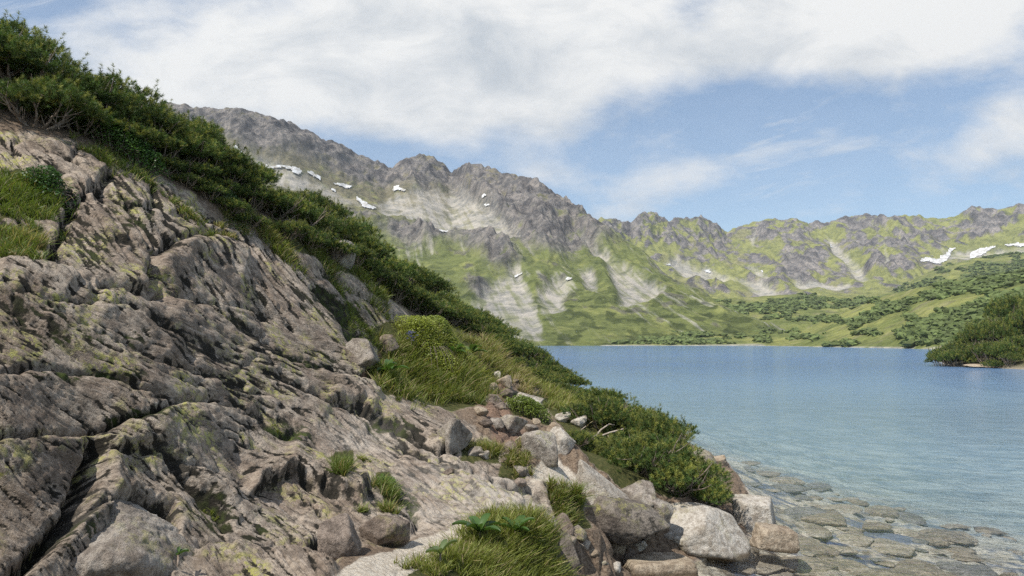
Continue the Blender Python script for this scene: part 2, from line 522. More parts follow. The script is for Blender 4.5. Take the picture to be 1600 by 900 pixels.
def make_water_mat():
    m, g = mat_new("lake water")
    out = g.n('ShaderNodeOutputMaterial')
    tc = g.n('ShaderNodeTexCoord'); co = tc.outputs['Object']
    w1 = g.noise(g.scl(co, (1, 1.9, 1)), 2.3, 5, .6, .3)
    w2 = g.noise(g.scl(co, (1, 1.7, 1)), 8.5, 4, .55, .2)
    w3 = g.noise(g.scl(co, (1, 1.6, 1)), .35, 3, .55)
    h = g.m('ADD', g.m('MULTIPLY', w1, .11), g.m('MULTIPLY', w2, .034))
    h = g.m('ADD', h, g.m('MULTIPLY', w3, .22))
    calm = g.ss(g.noise(co, .055, 4, .5), .35, .65, .65, 1.1)
    b = g.n('ShaderNodeBump'); b.inputs['Distance'].default_value = 1.0; g.put(b.inputs['Strength'], calm); g.put(b.inputs['Height'], h)
    fr = g.n('ShaderNodeFresnel'); fr.inputs['IOR'].default_value = 1.33; g.t.links.new(b.outputs[0], fr.inputs['Normal'])
    tr = g.n('ShaderNodeBsdfTransparent'); tr.inputs['Color'].default_value = (.93, .96, .97, 1)
    gl = g.n('ShaderNodeBsdfGlossy'); gl.inputs['Roughness'].default_value = .06; g.t.links.new(b.outputs[0], gl.inputs['Normal'])
    gl.inputs['Color'].default_value = (.9, .95, 1, 1)
    # light scattered back by the water itself, stronger over the deep part
    df = g.n('ShaderNodeBsdfDiffuse'); g.put(df.inputs['Color'], g.mix(g.attr('deepw'), (.28, .43, .56), (.13, .23, .41)))
    g.t.links.new(b.outputs[0], df.inputs['Normal'])
    mb = g.n('ShaderNodeMixShader'); g.put(mb.inputs[0], g.attr('murk')); g.t.links.new(tr.outputs[0], mb.inputs[1]); g.t.links.new(df.outputs[0], mb.inputs[2])
    mx = g.n('ShaderNodeMixShader'); g.put(mx.inputs[0], g.m('MULTIPLY', fr.outputs[0], .92))
    g.t.links.new(mb.outputs[0], mx.inputs[1]); g.t.links.new(gl.outputs[0], mx.inputs[2]); g.t.links.new(mx.outputs[0], out.inputs[0])
    return m


M = {}
M['ground'] = make_ground_mat()
M['water'] = make_water_mat()
M['b_grey'] = make_boulder_mat("grey boulder", (.34, .29, .245), (.52, .47, .41), (.13, .105, .085), .5, .5)
M['b_pale'] = make_boulder_mat("pale boulder", (.50, .45, .385), (.66, .61, .54), (.22, .175, .13), .25, .25)
M['b_tan'] = make_boulder_mat("tan boulder", (.40, .32, .235), (.56, .47, .36), (.18, .13, .09), .1, .2)
M['b_brown'] = make_boulder_mat("brown boulder", (.22, .17, .135), (.36, .29, .24), (.08, .062, .05), .3, .5)
M['b_dark'] = make_boulder_mat("dark boulder", (.17, .14, .12), (.30, .26, .22), (.055, .048, .042), .7, .8)
M['bed_pale'] = make_boulder_mat("pale lake bed stone", (.58, .49, .38), (.78, .69, .57), (.34, .27, .20), 0, .1, 1.2, wet=.0)
M['bed_tan'] = make_boulder_mat("tan lake bed stone", (.42, .34, .25), (.60, .50, .38), (.22, .17, .13), 0, .2, 1.2, wet=.0)
M['bed_grey'] = make_boulder_mat("grey lake bed stone", (.30, .28, .26), (.46, .43, .40), (.16, .15, .15), 0, .2, 1.2, wet=.0)
M['needles'] = leaf_mat("pine needles", 1.0, .22, .55, varr=.35)
M['bark'] = plain_mat("grey brown bark", (.16, .12, .09), (.30, .25, .21), 22)
M['blade'] = leaf_mat("grass blades", 1.0, .35, .5, varr=.0)
M['leaf'] = leaf_mat("broad leaves", 1.0, .30, .38, varr=.1)
M['snow'] = plain_mat("old snow", (.46, .44, .41), (.76, .77, .78), .14, .8)
M['far'] = make_far_mat("mountain rock and turf", 1.0, 3.0)
M['hill'] = make_far_mat("green hillside turf", 2.4, .9)
M['farbush'] = leaf_mat("far dwarf pine", 1.0, .1, .8, varr=.0)

# ------------------------------------------------------------------ the near hillside, path and lake bed
CP = [  # px, py, D
    (600, 880, 5.3), (560, 895, 5.0), (690, 840, 6.3), (790, 812, 6.6), (700, 880, 5.6), (850, 850, 6.7), (865, 880, 6.6),
    (850, 795, 8.0), (640, 712, 8.6), (740, 790, 7.5), (690, 826, 6.7), (740, 740, 9.0),
    (870, 740, 10.3), (900, 762, 9.9), (950, 740, 11.3), (1050, 760, 12.0), (960, 670, 14.5), (1000, 690, 15.5),
    (820, 645, 14.0), (770, 640, 13.3), (780, 600, 15.5), (660, 515, 15.2), (620, 620, 12.3), (750, 640, 12.9), (740, 545, 17), (690, 570, 14.2),
    (830, 600, 18), (880, 640, 17), (830, 690, 12), (905, 640, 22),
    (640, 490, 16.3), (560, 430, 14), (480, 400, 12.2), (410, 375, 11.2), (300, 310, 10.2), (200, 262, 9.4), (100, 225, 8.8), (0, 220, 8.2), (-150, 170, 7.8), (-400, 60, 6.8),
    (40, 310, 7.3), (0, 355, 6.6), (0, 400, 5.9), (0, 500, 5.3), (0, 600, 4.85), (0, 690, 4.5), (0, 900, 4.05), (-200, 500, 4.8), (-200, 900, 3.5), (-400, 500, 4.2), (-400, 800, 3.4),
    (240, 460, 7.1), (250, 640, 5.8), (150, 720, 5.15), (170, 860, 4.6), (300, 390, 8.7), (420, 500, 9.4), (550, 540, 11), (400, 620, 7.7), (560, 600, 10), (680, 680, 9.7), (120, 300, 7.9),
    (400, 750, 6.4), (540, 780, 6.7), (330, 880, 4.9), (500, 850, 5.7), (470, 680, 7.7), (600, 700, 8.7), (600, 790, 6.9), (710, 640, 11.5), (760, 700, 10.5), (700, 720, 9.1),
    (200, 205, 12.5), (0, 110, 11), (400, 330, 13.8), (600, 440, 20), (750, 545, 27), (830, 590, 27), (500, 385, 16), (300, 265, 13)]
CPW = [tuple(at(*p)) for p in CP]
CPW += [(0, 0, 1.35), (-.6, 2.5, 1.4), (-.7, 4, 1.42), (-2, 1.5, 2.2), (-3.4, 0, 3.2), (1.2, 0, .9), (.9, 4, .55), (1.6, 5, -.1), (.95, 6.3, .15), (2.5, 1, -.1), (.9, 7.6, .25), (.85, 9.0, .12),
        (1.1, 10.3, .10), (2.0, 10.6, .05), (1.2, 8.4, -.12), (1.9, 9, -.25), (3, 8, -.5), (3, 9.8, -.22), (6, 8, -.85), (3, 11.4, .02), (3.2, 12.6, .30), (2.2, 12.6, .65), (5, 11, -.5), (4.1, 13, -.06), (4.6, 15, -.05), (3.9, 15, .35), (4.9, 17.5, .03), (4, 18, .5),
        (5.9, 18, -.35), (6.5, 15, -.45), (5.0, 22, .0), (6.4, 22, -.4), (3, 20, .9), (5.2, 27, .0), (3.4, 27, .6), (7.5, 27, -.7), (4.4, 38, .0), (2, 38, .6), (8, 38, -.9), (12, 12, -1.1), (20, 20, -1.6), (12, 40, -1.5), (30, 60, -2.2), (12, 8, -1.1),
        (0, 60, .4), (-6, 40, 3.6), (-15, 40, 8), (-10, 65, 4), (-25, 60, 9), (-12, 20, 9), (-10, 12, 8.6), (-14, 8, 10), (-8, 4, 6.8), (-5, 1, 4.6), (-8, -2, 6.5), (4, 70, -.4), (16, 4, -1.1), (-1, 30, 2.9), (-5, 30, 5.0), (2.3, 30, 1.2)]
CPW = np.array(CPW)
# thin-plate spline through the survey points
_S = 10.0
_X = CPW[:, :2] / _S


def _tps(r2):
    return np.where(r2 > 1e-12, r2 * np.log(np.maximum(r2, 1e-12)), 0)


_n = len(_X)
_K = _tps(((_X[:, None] - _X[None]) ** 2).sum(-1)) + np.eye(_n) * 2e-4
_P = np.c_[np.ones(_n), _X]
_A = np.block([[_K, _P], [_P.T, np.zeros((3, 3))]])
_w = np.linalg.solve(_A, np.r_[CPW[:, 2], 0, 0, 0])


def ground_z(x, y):
    x = np.asarray(x, float); y = np.asarray(y, float); sh = x.shape
    q = np.stack([x.ravel(), y.ravel()], 1) / _S
    out = np.empty(len(q))
    for i in range(0, len(q), 40000):
        c = q[i:i + 40000]
        k = _tps(((c[:, None, 0] - _X[None, :, 0]) ** 2 + (c[:, None, 1] - _X[None, :, 1]) ** 2))
        out[i:i + 40000] = k @ _w[:_n] + _w[_n] + c @ _w[_n + 1:]
    z = out.reshape(sh)
    f = sstep(y, 55, 80) * sstep(x, -12, 4)
    z = z * (1 - f) + (-2.5) * f
    z = np.minimum(z, 14)
    deep = -0.05 * (np.maximum(y, 0) + 10)
    z = np.where(z < -.3, np.maximum(z, np.minimum(deep, -.9)), z)
    return z


CRACKS = [  # polyline in photo pixels, groove width px, groove depth m, step m (+ raises the lower/right side), reach px
    ([(-80, 690), (60, 686), (135, 684), (225, 655), (275, 632), (330, 630), (400, 662), (440, 692), (478, 668)], 8, .10, .10, 60),
    ([(140, 690), (134, 745), (112, 812), (40, 890), (0, 930)], 13, .20, -.15, 60),
    ([(135, 700), (165, 720), (250, 705), (300, 760), (345, 800), (360, 830)], 9, .09, -.05, 40),
    ([(380, 775), (440, 757), (500, 772), (568, 795)], 6, .05, -.15, 40),
    ([(355, 850), (420, 862), (520, 850)], 9, .10, .03, 40),
    ([(150, 445), (200, 452), (247, 466), (262, 455)], 8, .13, .06, 40),
    ([(262, 456), (330, 478), (400, 528), (480, 575), (560, 596), (600, 606)], 7, .09, .09, 60),
    ([(-60, 585), (0, 582), (60, 577), (165, 590), (230, 612), (280, 630)], 7, .08, .06, 50),
    ([(500, 628), (560, 642), (620, 672), (690, 706), (720, 700)], 7, .12, -.09, 50),
    ([(440, 692), (500, 715), (560, 740), (600, 770), (640, 800), (655, 832)], 8, .11, .09, 60),
    ([(620, 700), (700, 728), (770, 752), (832, 772)], 6, .10, .05, 30),
    ([(690, 700), (760, 728), (830, 752)], 5, .06, .04, 25),
    ([(560, 596), (600, 560), (590, 520)], 8, .10, -.05, 40),
    ([(85, 260), (110, 330), (80, 400), (130, 440)], 7, .10, .05, 40),
    ([(240, 460), (232, 400), (190, 350), (150, 300), (180, 260)], 8, .12, -.08, 50),
    ([(236, 400), (290, 370), (340, 365), (400, 380)], 8, .10, .10, 50),
    ([(300, 310), (330, 340), (400, 350)], 9, .10, .06, 40),
    ([(0, 395), (80, 415), (150, 445)], 6, .08, .07, 40),
    ([(480, 790), (520, 820), (500, 862)], 5, .08, .03, 30),
    ([(150, 800), (200, 790), (262, 800), (265, 850), (240, 900)], 6, .12, -.10, 40),
    ([(100, 830), (150, 800)], 6, .08, .05, 30),
    ([(300, 860), (380, 858), (460, 862), (540, 885)], 6, .10, .10, 40),
    ([(400, 528), (440, 600), (520, 640)], 6, .06, .04, 40),
    ([(60, 480), (150, 520), (230, 560), (330, 590), (420, 630)], 5, .07, .05, 40),
    ([(-60, 430), (80, 470), (200, 480), (300, 540)], 5, .06, .05, 40),
    ([(300, 640), (340, 690), (420, 735), (480, 760)], 5, .05, .04, 30),
    ([(490, 440), (540, 500), (560, 540)], 8, .10, -.06, 40),
    ([(200, 660), (260, 720), (330, 745), (380, 770)], 5, .05, .05, 30)]
ROCK = [(-900, 60), (-100, 170), (0, 205), (100, 215), (200, 250), (300, 300), (420, 370), (480, 395), (560, 430), (645, 490), (600, 520), (590, 600), (700, 640), (760, 690), (835, 745), (862, 800), (860, 835),
        (760, 815), (690, 835), (540, 862), (525, 905), (300, 1200), (-900, 1500)]
TURF = [  # photo outlines of turf and soil with plants
    [(0, 265), (60, 265), (100, 290), (90, 335), (0, 345)], [(0, 350), (70, 355), (75, 400), (0, 405)],
    [(600, 505), (680, 500), (790, 545), (780, 600), (755, 640), (690, 640), (650, 628), (580, 610), (600, 570), (570, 520)],
    [(630, 870), (700, 845), (790, 805), (860, 835), (890, 900), (860, 1000), (600, 960)],
    [(515, 710), (550, 705), (555, 760), (520, 755)], [(585, 740), (610, 735), (630, 800), (600, 812)],
    [(790, 615), (850, 620), (862, 665), (800, 650)], [(850, 760), (905, 765), (915, 830), (870, 840)], [(720, 692), (775, 690), (780, 720), (720, 718)], [(780, 712), (820, 715), (820, 745), (785, 740)],
    [(840, 590), (960, 640), (1060, 680), (1130, 790), (960, 760), (900, 700), (840, 620)],
    [(640, 480), (700, 520), (820, 590), (930, 640), (900, 560), (700, 400), (420, 260), (420, 370)]]


def build_hillside():
    pxs = np.concatenate([np.linspace(-1500, -120, 60)[:-1], np.linspace(-120, 1320, 760), np.linspace(1320, 2600, 70)[1:]])
    NR = 900
    tx = (pxs - CX) / F
    Ds = np.exp(np.linspace(math.log(.9), math.log(150), 700))
    X = tx[None, :] * Ds[:, None] * 1.0
    Y = np.repeat(Ds[:, None], len(pxs), 1)
    Z = ground_z(X, Y)
    py = HZ - F * (Z - CAMZ) / Y
    dpy = np.abs(np.diff(np.clip(py, 0, 1100), axis=0)); dl = np.diff(np.log(Y), axis=0) * 220
    s = np.concatenate([np.zeros((1, len(pxs))), np.cumsum(np.sqrt(dpy ** 2 + dl ** 2), 0)], 0)
    # keep neighbouring columns alike so that the quads stay regular
    ker = np.hanning(25); ker /= ker.sum()
    s = s / s[-1:]
    s = np.stack([np.convolve(np.pad(r, 12, 'edge'), ker, 'valid') for r in s])
    DD = np.empty((NR, len(pxs)))
    tt = np.linspace(0, 1, NR)
    for j in range(len(pxs)):
        DD[:, j] = np.exp(np.interp(tt, s[:, j], np.log(Ds)))
    X = tx[None, :] * DD; Y = DD; Z = ground_z(X, Y)
    P = np.stack([X, Y, Z], -1)
    du = np.gradient(P, axis=1); dv = np.gradient(P, axis=0)
    N = np.cross(du, dv); N /= np.linalg.norm(N, axis=-1)[..., None] + 1e-9
    N *= np.sign(N[..., 2:3] + 1e-9)
    N[..., 2] += .0
    px, py = proj(P)
    D = Y
    vis = (D > 2.0)
    wobx = px + 10 * fbm(px / 45, py / 45, 0, 3, 3); woby = py + 10 * fbm(px / 45, py / 45, 5, 3, 9)
    rk = sstep(-poly_sd(wobx, woby, ROCK), -10, 14)
    pathm = np.zeros(px.shape)
    for pl in ([(400, 1010), (520, 900), (560, 872), (640, 850), (700, 830), (742, 832), (690, 870), (620, 905), (560, 1010)],
               [(832, 730), (870, 716), (895, 740), (935, 770), (900, 768), (860, 762), (830, 748)],
               [(700, 830), (745, 812), (760, 826), (720, 838)]):
        pathm = np.maximum(pathm, sstep(-poly_sd(wobx, woby, pl), -9, 9))
    turf = np.zeros(px.shape)
    for pl in TURF:
        turf = np.maximum(turf, sstep(-poly_sd(wobx, woby, pl), -7, 8))
    red = np.maximum(sstep(-poly_sd(wobx, woby, [(745, 640), (765, 600), (800, 610), (812, 660), (830, 700), (770, 690)]), -8, 10),
                     sstep(-poly_sd(wobx, woby, [(560, 590), (590, 545), (640, 545), (620, 590)]), -6, 8))
    under = sstep(-Z, -.03, .06)
    # ---- relief of the bedrock
    sc = D / 1200.0                                    # metres a pixel spans at this distance
    a1, a2, a3 = math.radians(31), math.radians(50), math.radians(41)

    def strat(a, sx, sy, seed, pxx, pyy):
        uu = (pxx * math.cos(a) + pyy * math.sin(a)); vv = (-pxx * math.sin(a) + pyy * math.cos(a))
        return uu / sx, vv / sy
    wx = px + 16 * fbm(px / 170, py / 170, 1, 2, 21); wy = py + 16 * fbm(px / 170, py / 170, 2, 2, 25)
    wsteep = sstep(px * .35 - (py - 420) * .9 + 20 * fbm(px / 90, py / 90, 0, 2, 55), -60, 150) * sstep(700 - py, 60, 240)
    wlow = sstep(py + (px - 300) * .15, 620, 720)

    def groove(a, s1, s2, seed):
        u, v = strat(a, s1, s2, seed, wx, wy)
        n = noise3(u, v, 0, seed) * .75 + .35 * noise3(u * 2.1, v * 2.0, 3, seed + 4)
        return n
    g1 = groove(a1, 190, 15, 31); g2 = groove(a2, 190, 14, 37); g3 = groove(a3, 180, 19, 41)
    gr = g1 * (1 - wsteep) * (1 - wlow) + g2 * wsteep + g3 * wlow * (1 - wsteep)
    def longcut(a, seed):
        u, v = strat(a, 520, 25, 0, wx, wy)
        n = noise3(u, v, 0, seed); return np.clip(1 - np.abs(n) * 11, 0, 1)
    lc = longcut(a1, 171) * (1 - wsteep) * (1 - wlow) * .8 + np.maximum(longcut(a2, 173), longcut(a2, 176)) * wsteep + longcut(a3, 175) * wlow * (1 - wsteep) * .7
    lc = lc * sstep(fbm(px / 60, py / 50, 1, 3, 181), -.30, .05)
    gfine = noise3(*strat(a3, 46, 7.5, 0, wx, wy), 2, 61)
    gcut = np.clip(1 - np.abs(gr) * 8, 0, 1)                 # narrow cuts
    gcut2 = np.clip(1 - np.abs(gfine) * 5.0, 0, 1) ** 1.3
    mask1 = sstep(fbm(px / 110, py / 80, 3, 3, 71), -.22, .22)
    mask2 = sstep(fbm(px / 60, py / 50, 6, 3, 77), -.1, .3)
    # overlapping beds: a saw-tooth across the grain
    u, v = strat(math.radians(34), 640, 78, 0, wx + 6 * g1, wy)
    bed = v + .45 * noise3(u, v * .8, 1, 81)
    saw = bed - np.floor(bed); saw = np.where(saw < .86, saw / .86, (1 - saw) / .14)
    bid = np.floor(bed)
    jag = noise3(bid * 3.7, u * 1.3, 0, 83)
    big = fbm(px / 150, py / 120, 0, 3, 91)
    mid = fbm(px / 34, py / 26, 0, 4, 95)
    fine = fbm(px / 9.0, py / 8.0, 0, 3, 99)
    # cross joints that break the beds into blocks
    uj, vj = strat(math.radians(38), 150, 1000, 0, px + 30 * noise3(px / 60, py / 60, 4, 5), py)
    f1, f2, cid = voro(strat(math.radians(36), 120, 46, 0, wx, wy)[0], strat(math.radians(36), 120, 46, 0, wx, wy)[1], 3)
    joint = np.clip(1 - (f2 - f1) * 9, 0, 1)
    blockmask = np.maximum(.35 * sstep(fbm(px / 160, py / 130, 8, 2, 103), .1, .4), sstep(420 - py + (px - 200) * .2, 0, 80) * sstep(330 - px, 0, 80))
    amp = np.clip(sc / .0062, .5, 2.0)
    am = a1 * (1 - wsteep) + a2 * wsteep
    um1, vm1 = strat(a1, 150, 12, 0, wx, wy); um2, vm2 = strat(a2, 150, 12, 0, wx, wy); um3, vm3 = strat(a3, 150, 16, 0, wx, wy)
    st1 = fbm(um1, vm1, 0, 4, 141) * (1 - wsteep) * (1 - wlow) + fbm(um2, vm2, 0, 4, 147) * wsteep + fbm(um3, vm3, 0, 4, 149) * wlow * (1 - wsteep)
    us, vs_ = strat(a1, 34, 4.6, 0, wx, wy); us2, vs2 = strat(a2, 34, 4.6, 0, wx, wy)
    dash = noise3(us, vs_, 7, 151) * (1 - wsteep) + noise3(us2, vs2, 7, 153) * wsteep
    dash = sstep(dash, .15, .28) * sstep(fbm(px / 70, py / 55, 3, 3, 157), -.25, .15)
    upleft = sstep(420 - py + (px - 200) * .2, 0, 80) * sstep(420 - px, 0, 80)
    disp = amp * (.050 * big + .055 * (saw * (0.8 + .4 * jag) - .4) + (.001 + .034 * upleft) * mid + .0035 * fine + .014 * st1 + .004 * gr
                  - .034 * gcut * mask1 * sstep(fbm(px / 45, py / 45, 2, 2, 163), -.3, .1) - .016 * gcut2 * mask2 - .013 * dash - .045 * lc - .05 * joint * blockmask + .06 * (cid - .5) * blockmask)
    cav = gcut * mask1 * .9 + .5 * gcut2 * mask2 + .5 * joint * blockmask + .55 * (saw < .03) + sstep(-st1, .20, .45) * .5 + 1.1 * dash + 1.1 * lc
    for line, w, dep, stp, reach in CRACKS:
        lx = px + 5 * noise3(px / 22, py / 22, 1, 7) + 2.5 * noise3(px / 9, py / 9, 1, 8); ly = py + 5 * noise3(px / 22, py / 22, 2, 9) + 2.5 * noise3(px / 9, py / 9, 3, 8)
        dd, side, al = line_sd(lx, ly, line)
        env = sstep(al, -.001, .08) * sstep(1 - al, -.001, .08)
        env = np.where(dd < 3 * reach, env, 0) if True else env
        sgn = side
        s1 = 1 / (1 + np.exp(-np.clip(dd * sgn / 1.6, -30, 30)))
        fall = np.exp(-(dd / reach) ** 2)
        disp = disp + env * (-dep * np.exp(-(dd / w) ** 2) + stp * (s1 if stp > 0 else 0) * fall - stp * ((1 - s1) if stp < 0 else 0) * fall)
        cav = cav + env * np.exp(-(dd / (w * .9)) ** 2) * .9
    soilrel = .030 * fbm(X * 1.3, Y * 1.3, 0, 4, 111) + .012 * fbm(X * 6, Y * 6, 0, 3, 113)
    c1, c2, ccid = voro(X * 5.2 + .4 * noise3(X * 3, Y * 3), Y * 4.0, 9)
    k1, k2, kcid = voro(X * 1.05 + .35 * noise3(X * 1.6, Y * 1.6), Y * 1.25 + .35 * noise3(X * 1.6, Y * 1.6, 4), 19)
    cob = np.sqrt(np.clip(1 - (c1 * 1.25) ** 2, 0, 1)); kob = np.clip((k2 - k1) * 2.2, 0, 1)
    bedrel = .035 * cob + .07 * sstep(kob, 0, .8) * (kcid > .45) + .05 * fbm(X * .8, Y * .8, 0, 3, 117)
    notsoft = rk * (1 - pathm) * (1 - .55 * turf)
    d = np.clip(notsoft, 0, 1) * disp * vis + (1 - np.clip(notsoft, 0, 1)) * soilrel * np.where(turf > .5, 2.0, 1.0) * (1 - under)
    d = d + under * (1 - rk) * (bedrel - .05) * sstep(60 - D, 0, 20)
    # loose stony relief on the bank between path and water
    bank = (1 - rk) * (1 - pathm) * (1 - turf) * (1 - under) * sstep(30 - D, 0, 5) * sstep(px, 700, 760)
    d = d + bank * (.05 * np.clip((c2 - c1) * 2.5, 0, 1) + .07 * sstep(kob, 0, .7) * (kcid > .4))
    for (cx, cy, rx, ry, hgt) in [(672, 540, 52, 26, .30), (720, 585, 45, 26, .16), (762, 548, 36, 22, .20), (625, 590, 36, 20, .12), (775, 855, 80, 40, .10), (835, 845, 40, 34, .08)]:
        d = d + hgt * np.exp(-((px - cx) / rx) ** 2 - ((py - cy) / ry) ** 2) * (1 - pathm)
    d *= sstep(70 - D, 0, 15)
    P = P + N * d[..., None]
    wet = under * (1 - rk * (Z > .05))
    bump_moss = np.clip(cav, 0, 1.3) * rk
    extramoss = np.zeros(px.shape)
    for (cx, cy, rx, ry, a) in [(150, 530, 90, 18, .5), (120, 590, 110, 14, .5), (215, 655, 60, 12, .6), (440, 685, 45, 22, .7), (330, 800, 70, 40, .35), (560, 500, 60, 60, .45), (520, 470, 70, 50, .3), (540, 450, 90, 40, .35),
                                (420, 820, 60, 35, .3), (120, 850, 50, 40, .35), (210, 330, 60, 50, .3), (140, 390, 50, 40, .3), (480, 560, 70, 40, .3), (600, 670, 60, 20, .4), (60, 490, 90, 40, .25), (380, 470, 60, 90, .22), (640, 790, 30, 30, .4)]:
        extramoss = np.maximum(extramoss, a * np.exp(-((px - cx) / rx) ** 2 - ((py - cy) / ry) ** 2))
    moss = np.clip(bump_moss * .62 + extramoss * .9, 0, 1.2) * rk
    palem = np.zeros(px.shape)
    for (cx, cy, rx, ry, a) in [(780, 780, 80, 40, 1.0), (700, 760, 110, 40, .55), (820, 800, 50, 30, 1.0), (690, 805, 60, 20, .8), (560, 690, 60, 30, .5), (180, 830, 80, 45, .3), (610, 620, 60, 20, .3), (770, 745, 60, 12, .6), (300, 700, 50, 40, .2)]:
        palem = np.maximum(palem, a * np.exp(-((px - cx) / rx) ** 2 - ((py - cy) / ry) ** 2))
    soil = (1 - rk) * (1 - turf) * (1 - pathm) * (1 - under) * .9
    f_ = lambda q: np.clip(q, 0, 1.3).ravel()
    ga = wx * np.cos(am) + wy * np.sin(am); gb = -wx * np.sin(am) + wy * np.cos(am)
    ga = ga / 170.; gb = gb / 170.
    attrs = dict(gco=np.stack([ga.ravel(), gb.ravel(), 0 * ga.ravel()], 1), green=f_(extramoss), moss=f_(moss), soil=f_(soil), path=f_(pathm), turf=f_(turf * (1 - pathm)), red=f_(red), bed=f_(under * (1 - rk * (Z > 0))), pale=f_(palem),
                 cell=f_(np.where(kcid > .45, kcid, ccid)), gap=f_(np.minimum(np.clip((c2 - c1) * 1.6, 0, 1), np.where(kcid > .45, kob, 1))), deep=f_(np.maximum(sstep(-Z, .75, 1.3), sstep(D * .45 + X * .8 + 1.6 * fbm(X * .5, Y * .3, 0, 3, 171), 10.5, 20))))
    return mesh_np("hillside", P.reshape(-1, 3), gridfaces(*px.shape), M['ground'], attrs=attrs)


hill = build_hillside()
hill['kind'] = 'structure'
bpy.context.view_layer.update()


def drop(x, y, top=30.0):
    """point and normal of the hillside under x, y"""
    ok, loc, nor, _ = hill.ray_cast(Vector((x, y, top)), Vector((0, 0, -1)))
    if not ok: return Vector((x, y, 0)), Vector((0, 0, 1))
    return loc, (nor if nor.z > 0 else -nor)


def see(px, py):
    """first point of the hillside along the sight line of a photo pixel"""
    o = Vector((0, 0, CAMZ)); p = Vector(at(px, py, 10.0)); d = (p - o).normalized()
    ok, loc, nor, _ = hill.ray_cast(o, d)
    return loc if ok else None


# ------------------------------------------------------------------ water
def build_water():
    xs = np.concatenate([np.linspace(-900, -40, 12), np.linspace(-30, 60, 91), np.linspace(80, 1200, 16)])
    ys = np.concatenate([np.linspace(-60, 4, 6), np.linspace(6, 60, 55), np.linspace(70, 900, 40)])
    X, Y = np.meshgrid(xs, ys)
    D = Y
    deep = sstep(np.log(np.maximum(D, 1)), math.log(20), math.log(130))
    P = np.stack([X, Y, np.zeros_like(X)], -1).reshape(-1, 3)
    murk = np.clip(.0 + .38 * sstep(D * .45 + X * .8, 9.0, 21) + .35 * sstep(D, 20, 60) + .2 * sstep(D, 60, 160), 0, .95)
    o = mesh_np("lake_water", P, gridfaces(*X.shape), M['water'], attrs=dict(deepw=deep.ravel(), murk=murk.ravel()))
    o['kind'] = 'structure'


build_water()

# ------------------------------------------------------------------ mountains and green hills
SKY_A = [(-300, 120), (-100, 150), (200, 165), (320, 175), (350, 177), (400, 186), (450, 196), (480, 211), (510, 228), (540, 237), (575, 249), (607, 267), (618, 260), (640, 251), (656, 246), (675, 252), (692, 262), (706, 277),
         (722, 266), (735, 262), (750, 261), (765, 263), (780, 274), (800, 281), (850, 300), (880, 320), (905, 338), (930, 352), (970, 376), (1010, 400), (1040, 430), (1060, 450), (1090, 466), (1130, 482), (1180, 500), (1260, 525)]
SKY_B = [(800, 380), (880, 360), (915, 350), (940, 345), (960, 346), (985, 353), (1000, 342), (1012, 338), (1025, 341), (1045, 352), (1060, 346), (1088, 345), (1108, 350), (1137, 366), (1160, 354), (1200, 346), (1245, 346),
         (1266, 358), (1300, 353), (1330, 345), (1352, 341), (1375, 346), (1400, 341), (1450, 344), (1490, 345), (1520, 338), (1560, 333), (1600, 328), (1700, 318), (1900, 310)]


def I(px, pts):
    a = np.array(pts, float)
    return np.interp(px, a[:, 0], a[:, 1])


def smooth(a, w=31):
    k = np.hanning(w + 2)[1:-1]; k /= k.sum()
    return np.convolve(np.pad(a, w // 2, 'edge'), k, 'valid')


def blur(a, w):
    k = np.hanning(w + 2)[1:-1]; k /= k.sum()
    a = np.apply_along_axis(lambda r: np.convolve(np.pad(r, w // 2, 'edge'), k, 'valid'), 1, a)
    return np.apply_along_axis(lambda r: np.convolve(np.pad(r, w // 2, 'edge'), k, 'valid'), 0, a)


def layered(pxs, layers, rows):
    """layers: list of (D array, py array) from near to far; returns points and the fraction t"""
    L = len(layers)
    Dm = np.stack([np.broadcast_to(l[0], pxs.shape) for l in layers]); Ym = np.stack([np.broadcast_to(l[1], pxs.shape) for l in layers])
    t = np.concatenate([np.linspace(i, i + 1, r, endpoint=False) for i, r in enumerate(rows)] + [[L - 1]])
    i = np.minimum(t.astype(int), L - 2); f = (t - i)[:, None]
    D = Dm[i] * (1 - f) + Dm[i + 1] * f; py = Ym[i] * (1 - f) + Ym[i + 1] * f
    return D, py, t


def paint(px, py, regs, wob=7, scale=30, seed=0):
    m = np.zeros(px.shape)
    wx = px + wob * 1.5 * fbm(px / scale, py / scale, 0, 6, seed + 200, gain=.68); wy = py + wob * 1.5 * fbm(px / scale, py / scale, 5, 6, seed + 207, gain=.68)
    for r in regs:
        poly, feather = r if isinstance(r, tuple) else (r, 4)
        m = np.maximum(m, sstep(-poly_sd(wx, wy, poly), -feather * .8, feather * .8))
    return m


GRASS = np.array([.150, .172, .058]); GRASS2 = np.array([.27, .28, .095]); DRY = np.array([.24, .215, .135])
ROCKC = np.array([.30, .27, .245]); ROCKD = np.array([.155, .142, .135]); SCREE = np.array([.45, .42, .37]); PINEC = np.array([.052, .068, .022])


def lerp(a, b, f):
    return a * (1 - f[..., None]) + b * f[..., None]


